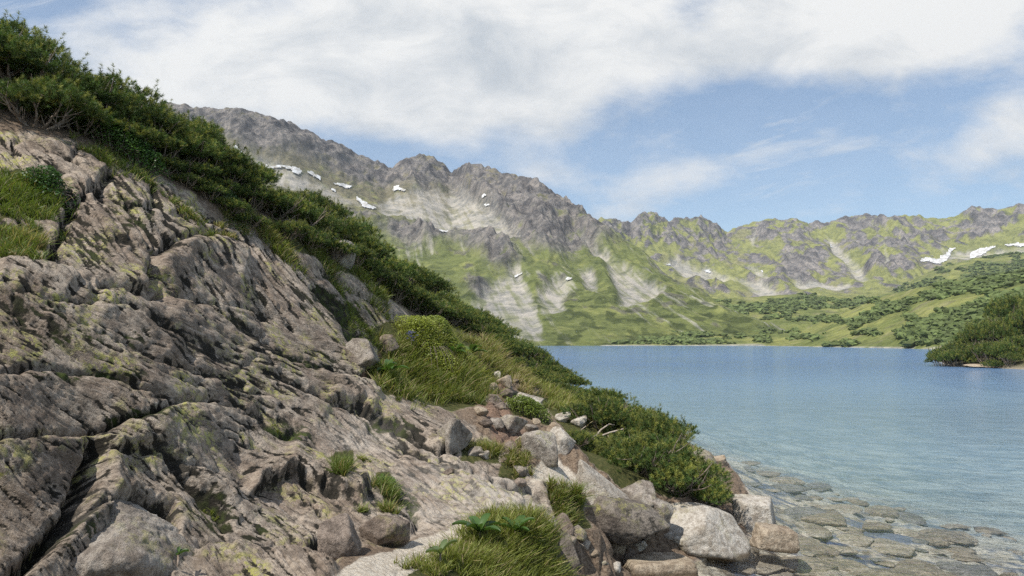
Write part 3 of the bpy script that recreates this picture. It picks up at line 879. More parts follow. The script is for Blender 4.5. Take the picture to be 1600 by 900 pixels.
def snow_from(obj, P, px, py, patches, labels, lift):
    """each snow patch: the faces inside its outline, lifted a little off the slope"""
    wx = px + 6 * fbm(px / 14, py / 9, 0, 4, 301); wy = py + 4 * fbm(px / 14, py / 9, 5, 4, 307)
    nr, nc = px.shape
    for poly, lab in zip(patches, labels):
        cyy = sum(p[1] for p in poly) / len(poly); poly = [(p[0], p[1]) for p in poly]
        ins = poly_sd(wx, wy, poly) < -.55
        q = ins[:-1, :-1] & ins[1:, :-1] & ins[:-1, 1:] & ins[1:, 1:]
        todo = set(zip(*[a.tolist() for a in np.nonzero(q)])); best = []
        while todo:
            st = [todo.pop()]; comp = []
            while st:
                a, b = st.pop(); comp.append((a, b))
                for nb in ((a + 1, b), (a - 1, b), (a, b + 1), (a, b - 1)):
                    if nb in todo: todo.remove(nb); st.append(nb)
            if len(comp) > len(best): best = comp
        if len(best) < 3: continue
        ii, jj = np.array(best).T
        if len(ii) < 3: continue
        idx = np.stack([ii * nc + jj, ii * nc + jj + 1, (ii + 1) * nc + jj + 1, (ii + 1) * nc + jj], 1)
        un, inv = np.unique(idx, return_inverse=True)
        V = P.reshape(-1, 3)[un].copy()
        V[:, 1] -= lift; V[:, 2] += lift * .4
        o = mesh_np("snow_patch", V, inv.reshape(-1, 4), M['snow'])
        tag(o, lab, 'snow patch', 'old snow patches on the mountains')


def massif():
    pxs = np.arange(-160, 1262, 1.7)
    sky = I(pxs, SKY_A)
    Dr = I(pxs, [(-300, 1000), (330, 1080), (600, 1250), (660, 1300), (706, 1380), (750, 1250), (900, 1130), (1000, 960), (1060, 860), (1130, 760), (1260, 640)])
    D0 = I(pxs, [(-300, 460), (800, 500), (900, 505), (1260, 560)])
    Dr = smooth(smooth(Dr, 61), 61); sk = smooth(smooth(sky, 91), 91)
    mid = sk + (533 - sk) * .47
    low = sk + (533 - sk) * .80
    layers = [(D0 - 40, 548 + 0 * pxs), (D0, 540 + 0 * pxs), (D0 + (Dr - D0) * .22, low), (D0 + (Dr - D0) * .55, mid), (Dr * .965, smooth(sky, 15) + (533 - smooth(sky, 15)) * .07), (Dr, sky), (Dr * 1.10, sky + 22), (Dr * 1.4, sky + 150)]
    D, py, t = layered(pxs, layers, [4, 60, 90, 150, 22, 10, 8])
    PX = np.broadcast_to(pxs, D.shape)
    sh = np.interp(t, [0, 1, 2, 3, 4, 5, 6, 7], [0, .05, .55, 1, .9, .22, .5, 1.])[:, None]
    P = at(PX, py, D)
    x, y, z = P[..., 0], P[..., 1], P[..., 2]
    wx = x + 40 * fbm(x / 160, y / 160, 0, 3, 401); wz = z + 30 * fbm(x / 130, y / 130, 2, 3, 405)
    rib = ridged((wx + .35 * z) / 95, wz / 330, y / 420, 5, 411)
    rib2 = ridged((wx - .5 * z) / 30, wz / 60, y / 80, 4, 421)
    crag = fbm(x / 14, z / 11, y / 30, 4, 431)
    rocky = paint(PX, py, [([(-200, 60), (330, 150), (610, 240), (770, 235), (930, 330), (900, 400), (820, 395), (760, 330), (700, 300), (610, 295), (560, 285), (480, 262), (410, 255), (330, 220), (-200, 300)], 9),
                           ([(800, 300), (930, 345), (960, 385), (930, 400), (860, 410), (800, 390)], 10),
                           ([(690, 380), (760, 385), (800, 400), (815, 425), (780, 430), (730, 410)], 9), ([(730, 445), (765, 450), (765, 480), (735, 475)], 5),
                           ([(1010, 410), (1040, 420), (1100, 462), (1130, 480), (1080, 470), (1040, 445)], 5), ([(470, 300), (580, 345), (600, 370), (540, 340), (480, 318)], 7),
                           ([(600, 355), (680, 370), (720, 400), (660, 400), (610, 380)], 8)], 12, 34, 1)
    scree = paint(PX, py, [([(580, 325), (650, 300), (720, 310), (780, 345), (800, 375), (740, 372), (680, 358), (600, 342)], 6), ([(700, 300), (720, 296), (790, 350), (820, 385), (790, 380)], 6),
                           ([(765, 450), (800, 440), (830, 470), (846, 530), (800, 532), (740, 500), (735, 480)], 6), ([(800, 432), (812, 430), (838, 480), (850, 532), (838, 532)], 4),
                           ([(840, 470), (865, 440), (885, 455), (880, 490), (850, 500)], 6), ([(945, 415), (975, 420), (1040, 465), (1010, 480), (975, 488), (960, 450)], 6),
                           ([(380, 250), (440, 265), (520, 300), (570, 325), (500, 310), (400, 290)], 9), ([(900, 380), (935, 395), (960, 420), (935, 415)], 6), ([(905, 430), (925, 432), (935, 470), (915, 465)], 5)], 9, 26, 2)
    rocky0 = rocky; rocky = blur(rocky, 33); lay = sh * (1 - .97 * blur(scree, 17))
    zz = z + lay * (34 * rib * (.45 + .55 * rocky) + 9 * rib2 * (.3 + .9 * rocky) + 7 * crag * (.15 + .95 * rocky))
    jag = 5.5 * ridged(x / 26, z * 0, y / 900, 4, 441) + 2.5 * noise3(x / 7, 0 * x, 1, 445)
    zz = zz + np.exp(-((t[:, None] - 5) / .5) ** 2) * jag * I(PX, [(0, 1), (900, 1), (1050, .5), (1200, 0)])
    P = np.stack([x, y, zz], -1)
    # albedo
    n = fbm(x / 60, z / 45, y / 90, 5, 451); n2 = fbm(x / 18, z / 14, y / 40, 4, 457)
    stre = fbm((x + .5 * z) / 7, z / 60, 0, 6, 461, gain=.65)
    gr = np.clip(sstep(py + 26 * n, 300, 400), 0, 1)
    tint = lerp(np.broadcast_to(DRY * .85, P.shape), GRASS, gr)
    tint = lerp(tint, GRASS2, sstep(n2, .0, .35) * .7)
    tint = lerp(tint, SCREE, sstep(stre + .35 * n, .12, .36) * .6 * sstep(py, 270, 420))
    rocky = rocky0 * .6 + rocky * .4
    rmask = np.clip(rocky * sstep(n2 + .6 * n + .45 * rib2 * .5, -.40, .0), 0, 1)
    rmask = np.maximum(rmask, sstep(n2 + .5 * n, .22, .42) * .65 * (1 - scree))
    tint = lerp(tint, lerp(np.broadcast_to(ROCKC, P.shape), ROCKD, sstep(n2, -.1, .3)), rmask)
    tint = lerp(tint, SCREE * .92, scree * (.35 + .65 * sstep(stre + .5 * n2, -.32, .12)) * (.75 + .25 * sstep(n2, -.4, .2)))
    pine = sstep(fbm(x / 15, z / 9, y / 40, 5, 471) + .1 * sstep(py, 380, 480), .16, .26) * sstep(py, 425, 485) * (1 - .8 * scree) * .8
    tint = lerp(tint, PINEC, pine * .9)
    o = mesh_np("mountain", P.reshape(-1, 3), gridfaces(*PX.shape), M['far'], attrs=dict(tint=tint.reshape(-1, 3), rocky=np.clip(rmask, 0, 1).ravel()))
    o['kind'] = 'structure'
    px2, py2 = proj(P)
    patches = [[(355, 233), (368, 228), (380, 238), (378, 244), (362, 240)], [(402, 260), (420, 257), (450, 259), (468, 262), (475, 270), (466, 277), (455, 268), (430, 264), (405, 264)],
               [(472, 266), (490, 268), (505, 279), (500, 285), (485, 276)], [(518, 284), (540, 288), (556, 292), (540, 296), (522, 290)], [(552, 306), (566, 312), (580, 322), (592, 326), (580, 331), (564, 322)],
               [(612, 292), (622, 290), (632, 294), (646, 303), (636, 302), (624, 298), (613, 302)], [(638, 353), (670, 357), (702, 362), (700, 366), (665, 361), (640, 357)],
               [(752, 303), (764, 300), (762, 308), (752, 312)], [(755, 320), (769, 317), (766, 324), (757, 326)], [(516, 294), (530, 296), (528, 303), (519, 301)], [(724, 309), (742, 313), (740, 317), (726, 314)],
               [(801, 434), (810, 428), (820, 423), (816, 430), (807, 436)], [(878, 439), (888, 434), (899, 434), (893, 439), (884, 442)], [(785, 516), (800, 520), (812, 540), (800, 538)]]
    labels = ["small snow patch highest on the left end of the grey mountain", "long curving snow band under the cliffs left of the twin peaks", "stubby snow patch joining the right end of the long snow band",
              "flat snow streak just right of the long snow band", "slanting snow strip above the pale scree field", "forked snow patch in the notch below the left rocky peak", "thin snow line along the lower edge of the scree field",
              "narrow snow gully below the right rocky peak", "small snow spot beneath the narrow snow gully", "tiny snow spot below the flat snow streak", "tiny snow streak between the two rocky peaks",
              "small snow remnant above the scree cone over the lake", "small pale snow remnant on green slope right of scree cone", "snow tongue at the foot of the scree by the lake"]
    snow_from(o, P, px2, py2, patches, labels, 2.2)


def cirque():
    pxs = np.arange(830, 1800, 1.6)
    sky = I(pxs, SKY_B)
    Dr = I(pxs, [(800, 1700), (950, 1950), (1135, 2300), (1300, 2250), (1500, 2100), (1800, 1900)])
    D0 = 1350 + 0 * pxs; Dr = smooth(smooth(Dr, 91), 91); sk = smooth(smooth(sky, 61), 61)
    bot = I(pxs, [(830, 500), (1400, 500), (1600, 500), (1800, 500)])
    layers = [(D0, bot), (D0 + (Dr - D0) * .45, sk + (bot - sk) * .62), (D0 + (Dr - D0) * .8, sk + (bot - sk) * .26), (Dr * .985, sky + 7), (Dr, sky), (Dr * 1.08, sky + 16), (Dr * 1.3, sky + 80)]
    D, py, t = layered(pxs, layers, [60, 80, 60, 12, 8, 8])
    PX = np.broadcast_to(pxs, D.shape)
    sh = np.interp(t, [0, 1, 2, 3, 4, 5, 6], [.2, 1, 1, .8, .15, .5, 1])[:, None]
    P = at(PX, py, D); x, y, z = P[..., 0], P[..., 1], P[..., 2]
    wx = x + 60 * fbm(x / 240, y / 240, 0, 3, 501)
    rib = ridged((wx + .25 * z) / 150, z / 420, y / 700, 5, 511)
    rib2 = ridged((wx - .3 * z) / 46, z / 90, y / 150, 4, 521); crag = fbm(x / 22, z / 17, y / 50, 4, 531)
    scree = paint(PX, py, [([(1040, 415), (1060, 412), (1100, 425), (1150, 445), (1120, 450), (1070, 440)], 5), ([(1170, 420), (1190, 428), (1210, 448), (1190, 440)], 3), ([(1290, 380), (1310, 392), (1350, 430), (1360, 450), (1340, 440), (1305, 405)], 3),
                           ([(1240, 445), (1330, 448), (1330, 456), (1240, 455)], 3), ([(1470, 400), (1560, 395), (1620, 385), (1620, 400), (1540, 408), (1490, 412)], 5), ([(1170, 375), (1180, 372), (1175, 390)], 3),
                           ([(1150, 440), (1190, 448), (1230, 470), (1180, 465)], 4), ([(1380, 400), (1395, 430), (1385, 432)], 3)], 7, 22, 4)
    rocky = paint(PX, py, [([(930, 330), (1000, 330), (1060, 360), (1070, 390), (1050, 402), (1010, 390), (960, 380)], 7), ([(1055, 335), (1135, 350), (1150, 370), (1140, 400), (1110, 420), (1080, 390)], 7),
                           ([(1160, 355), (1260, 345), (1290, 372), (1250, 385), (1190, 380)], 12), ([(1290, 345), (1400, 335), (1480, 360), (1440, 400), (1380, 410), (1310, 380)], 12), ([(1350, 400), (1430, 410), (1440, 440), (1360, 450)], 10),
                           ([(1200, 400), (1280, 400), (1290, 450), (1210, 450)], 12), ([(1480, 330), (1700, 310), (1700, 378), (1500, 380)], 10), ([(1090, 440), (1130, 455), (1130, 475), (1090, 470)], 4)], 16, 30, 5)
    rocky0 = rocky; rocky = blur(rocky, 33); lay = sh * (1 - .97 * blur(scree, 17))
    zz = z + lay * (46 * rib * (.5 + .5 * rocky) + 15 * rib2 * (.45 + .75 * rocky) + 11 * crag * (.35 + .75 * rocky))
    jag = 7 * ridged(x / 42, 0 * x, 0, 4, 541) + 4 * noise3(x / 13, 0 * x, 1, 545)
    zz = zz + np.exp(-((t[:, None] - 4) / .5) ** 2) * jag
    P = np.stack([x, y, zz], -1)
    n = fbm(x / 90, z / 60, y / 160, 5, 551); n2 = fbm(x / 26, z / 18, y / 60, 4, 557)
    tint = lerp(np.broadcast_to(GRASS2 * .95, P.shape), DRY, sstep(n, -.1, .3) * .6)
    tint = lerp(tint, GRASS, sstep(n2, .0, .3) * .55)
    rmask = np.clip(sstep(n2 + .8 * n + .42 * rocky + .28 * rib2, .24, .46), 0, 1) * (1 - .9 * scree)
    tint = lerp(tint, lerp(np.broadcast_to(ROCKC * 1.15, P.shape), ROCKD * 1.1, sstep(crag, -.2, .3)), rmask)
    tint = lerp(tint, SCREE * 1.02, scree * (.45 + .45 * sstep(n2 + n, -.35, .1)))
    o = mesh_np("mountain_ridge", P.reshape(-1, 3), gridfaces(*PX.shape), M['far'], attrs=dict(tint=tint.reshape(-1, 3), rocky=rmask.ravel()))
    o['kind'] = 'structure'
    px2, py2 = proj(P)
    patches = [[(1432, 404), (1445, 402), (1466, 403), (1478, 394), (1484, 386), (1497, 385), (1490, 393), (1480, 408), (1468, 413), (1440, 410)], [(1512, 396), (1530, 388), (1556, 382), (1560, 386), (1540, 396), (1522, 404), (1513, 404)],
               [(1566, 380), (1590, 380), (1625, 374), (1630, 382), (1600, 387), (1570, 385)], [(1183, 421), (1192, 422), (1200, 432), (1194, 433)], [(1294, 382), (1299, 382), (1316, 400), (1310, 400)],
               [(1100, 421), (1112, 420), (1110, 428), (1101, 426)], [(1040, 411), (1054, 409), (1050, 416), (1041, 415)]]
    labels = ["broad ragged snowfield below the long right ridge", "slanting oblong snowfield right of the ragged snowfield", "flat snow strip at the foot of the cliff on the far right", "short snow streak in the middle gully of the ridge",
              "thin snow thread running down the gully of the ridge", "tiny snow spot below the jagged middle crags", "tiny snow spot where the ridge meets the grey mountain"]
    snow_from(o, P, px2, py2, patches, labels, 2.0)


HILLS = []


def green(name, pxs, layers, rows, seed, pine_lo, dens, strips, rel=1.0, noisez=3.0, slant=.0, patch=(30, 12)):
    D, py, t = layered(pxs, layers, rows)
    PX = np.broadcast_to(pxs, D.shape)
    P = at(PX, py, D); x, y, z = P[..., 0], P[..., 1], P[..., 2]
    sh = sstep(t, .8, 2.0)[:, None]
    z = z + sh * rel * (noisez * fbm(x / 60, y / 60, 0, 4, seed) + .6 * fbm(x / 9, y / 9, 0, 3, seed + 3))
    P = np.stack([x, y, z], -1)
    n = fbm(x / 50, y / 50, z / 20, 4, seed + 11); n2 = fbm(x / 14, y / 14, z / 8, 4, seed + 15)
    u = PX + slant * py
    pm = fbm(u / patch[0], (py - slant * 0 * PX) / patch[1] - slant * PX / 40, 0, 4, seed + 21)
    pine = sstep(pm, pine_lo, pine_lo + .08)
    pine = np.maximum(pine, paint(PX, py, strips, 6, 16, seed))
    pine = pine * sstep(t, 1.0, 1.25)[:, None]
    tint = lerp(np.broadcast_to(GRASS2 * .9, P.shape), GRASS * 1.05, sstep(n, -.2, .3))
    tint = lerp(tint, DRY, sstep(n2, .1, .45) * .55)
    shore = (1 - sstep(t, 1.0, 1.14))[:, None] + 0 * x
    tint = lerp(tint, SCREE * 1.05, shore * sstep(n2, -.35, .05) * .85)
    tint = lerp(tint, PINEC * 2.0, pine * .7)
    o = mesh_np(name, P.reshape(-1, 3), gridfaces(*PX.shape), M['hill'], attrs=dict(tint=tint.reshape(-1, 3), rocky=(pine * 0).ravel()))
    o['kind'] = 'structure'
    # points for the far dwarf pine thickets
    m = (pine > .45) & (t[:, None] < len(layers) - 1.8) & (PX < 1720)
    ii, jj = np.nonzero(m)
    k = min(len(ii), dens)
    s = rng.choice(len(ii), k, replace=False)
    Q = P[ii[s], jj[s]] + rng.normal(size=(k, 3)) * np.array([.8, 1.5, .05])
    HILLS.append(Q)


def clump_base(seed):
    """a low ragged mound of about fifty faces"""
    r = np.random.default_rng(seed)
    import bmesh
    bm = bmesh.new(); bmesh.ops.create_icosphere(bm, subdivisions=2, radius=1.0)
    V = np.array([v.co[:] for v in bm.verts]); Fc = np.array([[v.index for v in f.verts] for f in bm.faces]); bm.free()
    V *= (1 + .42 * r.normal(size=(len(V), 1)).clip(-1, 1.3))
    return V, Fc


def far_thickets():
    bases = [clump_base(s) for s in range(4)]
    for i, Q in enumerate(HILLS):
        Vs, Fs, Ts, n = [], [], [], 0
        for k, q in enumerate(Q):
            V, Fc = bases[k % 4]
            d = q[1]
            s = (.6 + 1.3 * rng.random() ** 2) * (1 + d / 700.0)
            a = rng.random() * 6.28
            V2 = np.c_[V[:, 0] * math.cos(a) - V[:, 1] * math.sin(a), V[:, 0] * math.sin(a) + V[:, 1] * math.cos(a), V[:, 2] * .62 + .15] * s + q
            Vs.append(V2); Fs.append(Fc + n); n += len(V)
            c = PINEC * (1.3 + 1.5 * rng.random()) + np.array([.012, .012, 0]) * rng.random()
            Ts.append(np.broadcast_to(c, V2.shape) * rng.uniform(.75, 1.3, (len(V2), 1)))
        o = mesh_np("shrubbery", np.concatenate(Vs), np.concatenate(Fs), M['farbush'], smooth=False, attrs=dict(tint=np.concatenate(Ts)))
        tag(o, ["dwarf pine thickets scattered over the low green moraine across the lake", "dwarf pine thickets in long bands on the green hill at the right",
                "dwarf pine patches on the grey green shoulder under the snowfields", "dark scrub patches along the foot of the scree above the lake"][i], 'shrubbery', kind='stuff')


massif()
cirque()
px_ = np.arange(800, 1560, 2.2)
top = I(px_, [(800, 520), (850, 498), (900, 480), (960, 486), (1000, 474), (1060, 470), (1120, 466), (1180, 464), (1250, 461), (1310, 463), (1366, 468), (1420, 478), (1500, 500), (1600, 520)])
green("moraine", px_, [(485 + 0 * px_, 548 + 0 * px_), (505 + 0 * px_, 540.1 + 0 * px_), (600 + 0 * px_, 539 + (top - 539) * .33), (720 + 0 * px_, 539 + (top - 539) * .72), (900 + 0 * px_, top), (1000 + 0 * px_, top + 8), (1250 + 0 * px_, top + 80)],
      [6, 60, 50, 40, 12, 8], 601, .17, 6500,
      [[(850, 505), (900, 485), (945, 492), (930, 515), (870, 522)], [(1020, 515), (1110, 500), (1200, 508), (1205, 520), (1100, 525), (1010, 522)], [(1110, 478), (1240, 476), (1260, 486), (1150, 488)], [(920, 520), (1000, 505), (1010, 512), (930, 530)],
       [(960, 532), (1100, 533), (1100, 538), (960, 538)], [(1200, 470), (1340, 468), (1360, 474), (1210, 478)]], noisez=6, slant=.0, patch=(34, 9))
px_ = np.arange(1180, 1980, 2.0)
top = I(px_, [(1180, 545), (1240, 522), (1270, 508), (1300, 495), (1340, 478), (1385, 462), (1430, 451), (1470, 443), (1500, 437), (1560, 429), (1600, 424), (1700, 410), (2000, 380)])
D0 = I(px_, [(1180, 500), (1300, 380), (1450, 290), (1600, 230), (2000, 160)])
bt = HZ + F * CAMZ / D0
green("green_hill", px_, [(D0 - 20, bt + 1.5), (D0, bt), (D0 * 1.08 + 10, bt + (top - bt) * .35), (D0 * 1.22 + 25, bt + (top - bt) * .72), (D0 * 1.42 + 50, top), (D0 * 1.6 + 70, top + 8), (D0 * 2 + 150, top + 90)],
      [6, 60, 60, 50, 12, 8], 641, .21, 4500,
      [[(1600, 428), (1500, 440), (1440, 462), (1450, 470), (1600, 440)], [(1700, 440), (1600, 450), (1480, 490), (1400, 520), (1420, 528), (1600, 480), (1700, 470)], [(1330, 515), (1400, 490), (1440, 470), (1420, 468), (1340, 498)], [(1460, 520), (1700, 470), (1700, 540), (1460, 540)],
       [(1290, 536), (1340, 534), (1340, 541), (1290, 541)]], noisez=2.2, slant=.55, patch=(70, 9))
px_ = np.arange(1330, 1900, 2.4)
top = I(px_, [(1330, 470), (1400, 452), (1440, 432), (1480, 414), (1520, 404), (1560, 399), (1600, 397), (1900, 385)])
green("green_shoulder", px_, [(900 + 0 * px_, 540 + 0 * px_), (920 + 0 * px_, 500 + 0 * px_), (1000 + 0 * px_, 480 + (top - 480) * .5), (1150 + 0 * px_, 480 + (top - 480) * .85), (1250 + 0 * px_, top), (1330 + 0 * px_, top + 4), (1450 + 0 * px_, top + 60)],
      [4, 20, 30, 30, 12, 8], 671, .14, 900, [[(1500, 420), (1600, 410), (1640, 425), (1520, 432)], [(1400, 456), (1460, 436), (1480, 440), (1420, 458)]], noisez=7, patch=(40, 9))
far_thickets()

# broad valley floor under everything, out to the ridges
gv = np.array([(-3300, -180, -6.5), (3300, -180, -6.5), (3300, 3400, -6.5), (-3300, 3400, -6.5)])
vf = mesh_np("valley_ground", gv, np.array([[0, 1, 2, 3]]), plain_mat("valley silt", (.20, .21, .16), (.30, .30, .24), .05)); vf['kind'] = 'structure'


# ------------------------------------------------------------------ boulders
import bmesh


def ico(sub):
    bm = bmesh.new(); bmesh.ops.create_icosphere(bm, subdivisions=sub, radius=1.0)
    V = np.array([v.co[:] for v in bm.verts]); Fc = np.array([[v.index for v in f.verts] for f in bm.faces]); bm.free()
    return V, Fc


ICO = {k: ico(k) for k in (4, 5, 6)}


def rock_mesh(seed, dims, planes=None, sub=5, sharp=26.0, rough=.06, nplanes=17):
    """faceted stone: a soft intersection of half-spaces, then chipped with noise"""
    r = np.random.default_rng(seed)
    V, Fc = ICO[sub]
    if planes is None:
        n = r.normal(size=(nplanes, 3)); n /= np.linalg.norm(n, axis=1)[:, None]; d = r.uniform(.68, 1.0, nplanes)
    else:
        n = np.array([p[:3] for p in planes], float); n /= np.linalg.norm(n, axis=1)[:, None]; d = np.array([p[3] for p in planes], float)
        m = r.normal(size=(5, 3)); m /= np.linalg.norm(m, axis=1)[:, None]
        n = np.concatenate([n, m]); d = np.concatenate([d, r.uniform(1.05, 1.25, 5)])
    dt = np.maximum(V @ n.T, 1e-3) / d
    rad = 1.0 / (np.power(np.power(dt, sharp).sum(1), 1 / sharp))
    rad = np.minimum(rad, 1.6)
    P = V * rad[:, None]
    o = seed * 3.1
    k = rough
    nz = k * 1.3 * fbm(P[:, 0] * 1.8 + o, P[:, 1] * 1.8, P[:, 2] * 1.8, 3, 1) + k * .6 * ridged(P[:, 0] * 5 + o, P[:, 1] * 5, P[:, 2] * 3.4, 3, 5) + k * .22 * fbm(P[:, 0] * 18, P[:, 1] * 18 + o, P[:, 2] * 18, 3, 9)
    P = P * (1 + nz)[:, None]
    return P * np.array(dims)[None] * .5, Fc


def boulder(label, px, base_py, w, h, D=None, z=None, mat='b_grey', seed=1, planes=None, depth=1.0, rot=0.0, tilt=(0, 0), sub=5, group=None, sink=.18, rough=.05, name="boulder", sharp=26.0, cat='boulder'):
    """w, h: apparent size in photo pixels; base_py: where its foot meets the ground"""
    if D is None:
        if z is None:
            p = see(px, base_py)
            D = p[1] if p is not None else 10
        else:
            D = F * (CAMZ - z) / (base_py - HZ)
    p = at(px, base_py, D)
    W_, H_ = w * D / F, h * D / F
    hh = H_ * (1 + sink)
    V, Fc = rock_mesh(seed, (W_, W_ * depth, hh), planes, sub, sharp, rough)
    ca, sa = math.cos(rot), math.sin(rot)
    R = Matrix.Rotation(tilt[0], 3, 'X') @ Matrix.Rotation(tilt[1], 3, 'Y')
    V = V @ np.array(R).T
    V = np.c_[V[:, 0] * ca - V[:, 1] * sa, V[:, 0] * sa + V[:, 1] * ca, V[:, 2]]
    # keep the asked-for outline size
    V[:, 0] *= W_ / np.ptp(V[:, 0]); V[:, 2] *= hh / np.ptp(V[:, 2])
    V[:, 2] -= V[:, 2].min() + hh * sink / (1 + sink)
    V[:, 0] -= (V[:, 0].max() + V[:, 0].min()) / 2
    o = mesh_np(name, V, Fc, M[mat])
    o.location = (p[0], D + W_ * depth * .32, p[2])
    tag(o, label, cat, group)
    return o


BOX = lambda t=.1: [(1, .1, .05, .95), (-1, -.15, .1, .95), (0, 1, .1, .95), (.1, -1, .15, .95), (t, -.1, 1, .9), (0, 0, -1, 1)]
boulder("large pale granite boulder with a sharp ridge, its foot in the shallow water", 1105, 866, 152, 66, z=-.02, mat='b_pale', seed=3, depth=.75, sub=6, rough=.045,
        planes=[(-.55, -.55, .75, .72), (.75, -.65, .45, .62), (-.9, .1, .35, .92), (.95, .3, .3, .95), (0, .9, .5, .8), (-.1, -.2, 1, .78), (.5, .1, .9, .8), (0, -1, .1, .95), (0, 0, -1, 1)])
boulder("upright pale block of stone standing in the water behind the oblong one", 1190, 832, 76, 50, z=-.02, mat='b_pale', seed=4, depth=.8, sub=6, sharp=22, rough=.035,
        planes=[(1, -.35, .15, .8), (-.8, -.5, .1, .85), (-.2, -1, .1, .8), (0, 1, .1, .9), (.05, -.15, 1, .82), (-1, .3, -.1, .95), (0, 0, -1, 1)])
boulder("low oblong tan block lying in the water before the upright block", 1213, 857, 70, 34, z=-.02, mat='b_tan', seed=5, depth=.55, sub=6, sharp=20, rough=.05, tilt=(0, .08), planes=BOX(.15))
boulder("pointed whitish slab of rock leaning at the edge of the path", 946, 806, 96, 80, D=10.3, mat='b_pale', seed=6, depth=.8, sub=6, sharp=18, rough=.05,
        planes=[(.66, -.25, .70, .34), (-.97, -.2, .12, .60), (-.15, -.93, .30, .45), (.35, -.8, -.45, .55), (0, 1, .2, .7), (1, 0, 0, 1.1), (0, 0, -1, .9)])
boulder("big dark lichen-covered boulder beneath the pointed slab", 978, 846, 140, 64, D=10.1, mat='b_dark', seed=8, depth=.7, sub=6, rough=.05, sink=.3)
boulder("pale cracked rock between the pointed slab and the low pine", 1000, 806, 56, 50, D=10.7, mat='b_grey', seed=9, depth=.9, rough=.06)
boulder("grey rock right of the pale cracked rock under the pine", 1032, 822, 46, 44, D=10.6, mat='b_grey', seed=19, depth=.9, rough=.06)
boulder("smooth tan boulder at the water's edge below the dark boulder", 957, 876, 70, 40, z=-.02, mat='b_tan', seed=10, depth=.8, rough=.04)
boulder("brown angular boulder left of the smooth tan boulder", 901, 868, 46, 42, z=.10, mat='b_brown', seed=11, depth=.9, rough=.05)
boulder("small tan stone in front of the brown angular boulder", 918, 890, 36, 26, z=.0, mat='b_tan', seed=12, depth=.8)
boulder("small rounded stone wedged between brown and tan boulders", 932, 850, 24, 14, z=.12, mat='b_brown', seed=13, sub=4)
boulder("small dark stone at the bottom by the grassy bank", 889, 893, 26, 22, z=.02, mat='b_brown', seed=14, sub=4)
boulder("brown stone wedged beneath the low spreading pine", 1078, 815, 40, 28, D=11.4, mat='b_brown', seed=15)
boulder("flat grey stone by the water at the tip of the low pine", 1124, 803, 34, 20, z=.02, mat='b_grey', seed=16)
boulder("lower reddish shore rock at the right tip of the bank", 1120, 772, 48, 24, z=.0, mat='b_tan', seed=17, depth=.9)
boulder("wide pale shore rock behind the low pine", 1095, 742, 62, 38, z=.0, mat='b_grey', seed=18, depth=.9, sub=5, rough=.06)
boulder("small shore rock at the outer end of the wide pale rock", 1124, 733, 30, 20, z=.0, mat='b_tan', seed=20)
boulder("pale rounded rock hump at the bottom left edge below the dark crack", 165, 925, 200, 118, D=4.5, mat='b_grey', seed=47, depth=1.2, sub=6, sink=.9, rough=.09, rot=-.6, sharp=7)
boulder("dark rock wedged in the hollow left of the brown angular boulder", 872, 850, 52, 44, D=8.9, mat='b_brown', seed=42, sink=.5)
boulder("mossy dark rock under the right end of the grassy bank", 878, 905, 60, 60, D=7.3, mat='b_dark', seed=43, sink=.5)
boulder("flat brown slab just under the water by the pale boulder", 1035, 868, 64, 12, z=-.04, mat='b_tan', seed=21, depth=.9, sub=5, sink=1.2, planes=BOX(.05))
boulder("wide flat brown slab under the water at the bottom edge", 1032, 893, 120, 16, z=-.03, mat='b_tan', seed=22, depth=.6, sub=5, sink=1.4, planes=BOX(-.05))
boulder("lone stone breaking the water just off the shore behind the pines", 1032, 668, 15, 6, z=-.02, mat='b_brown', seed=23, sub=4)
for i, (px, py, w, h, m) in enumerate([(1062, 690, 20, 9, 'b_pale'), (1050, 681, 16, 7, 'b_grey'), (1075, 704, 22, 10, 'b_pale'), (1015, 672, 16, 6, 'b_pale'), (1140, 742, 14, 7, 'b_tan')]):
    boulder("small pale stone in the waterline row behind the low pine", px, py, w, h, z=-.01, mat=m, seed=30 + i, sub=4, group="small stones along the waterline", name="shore_stone", cat='stone')
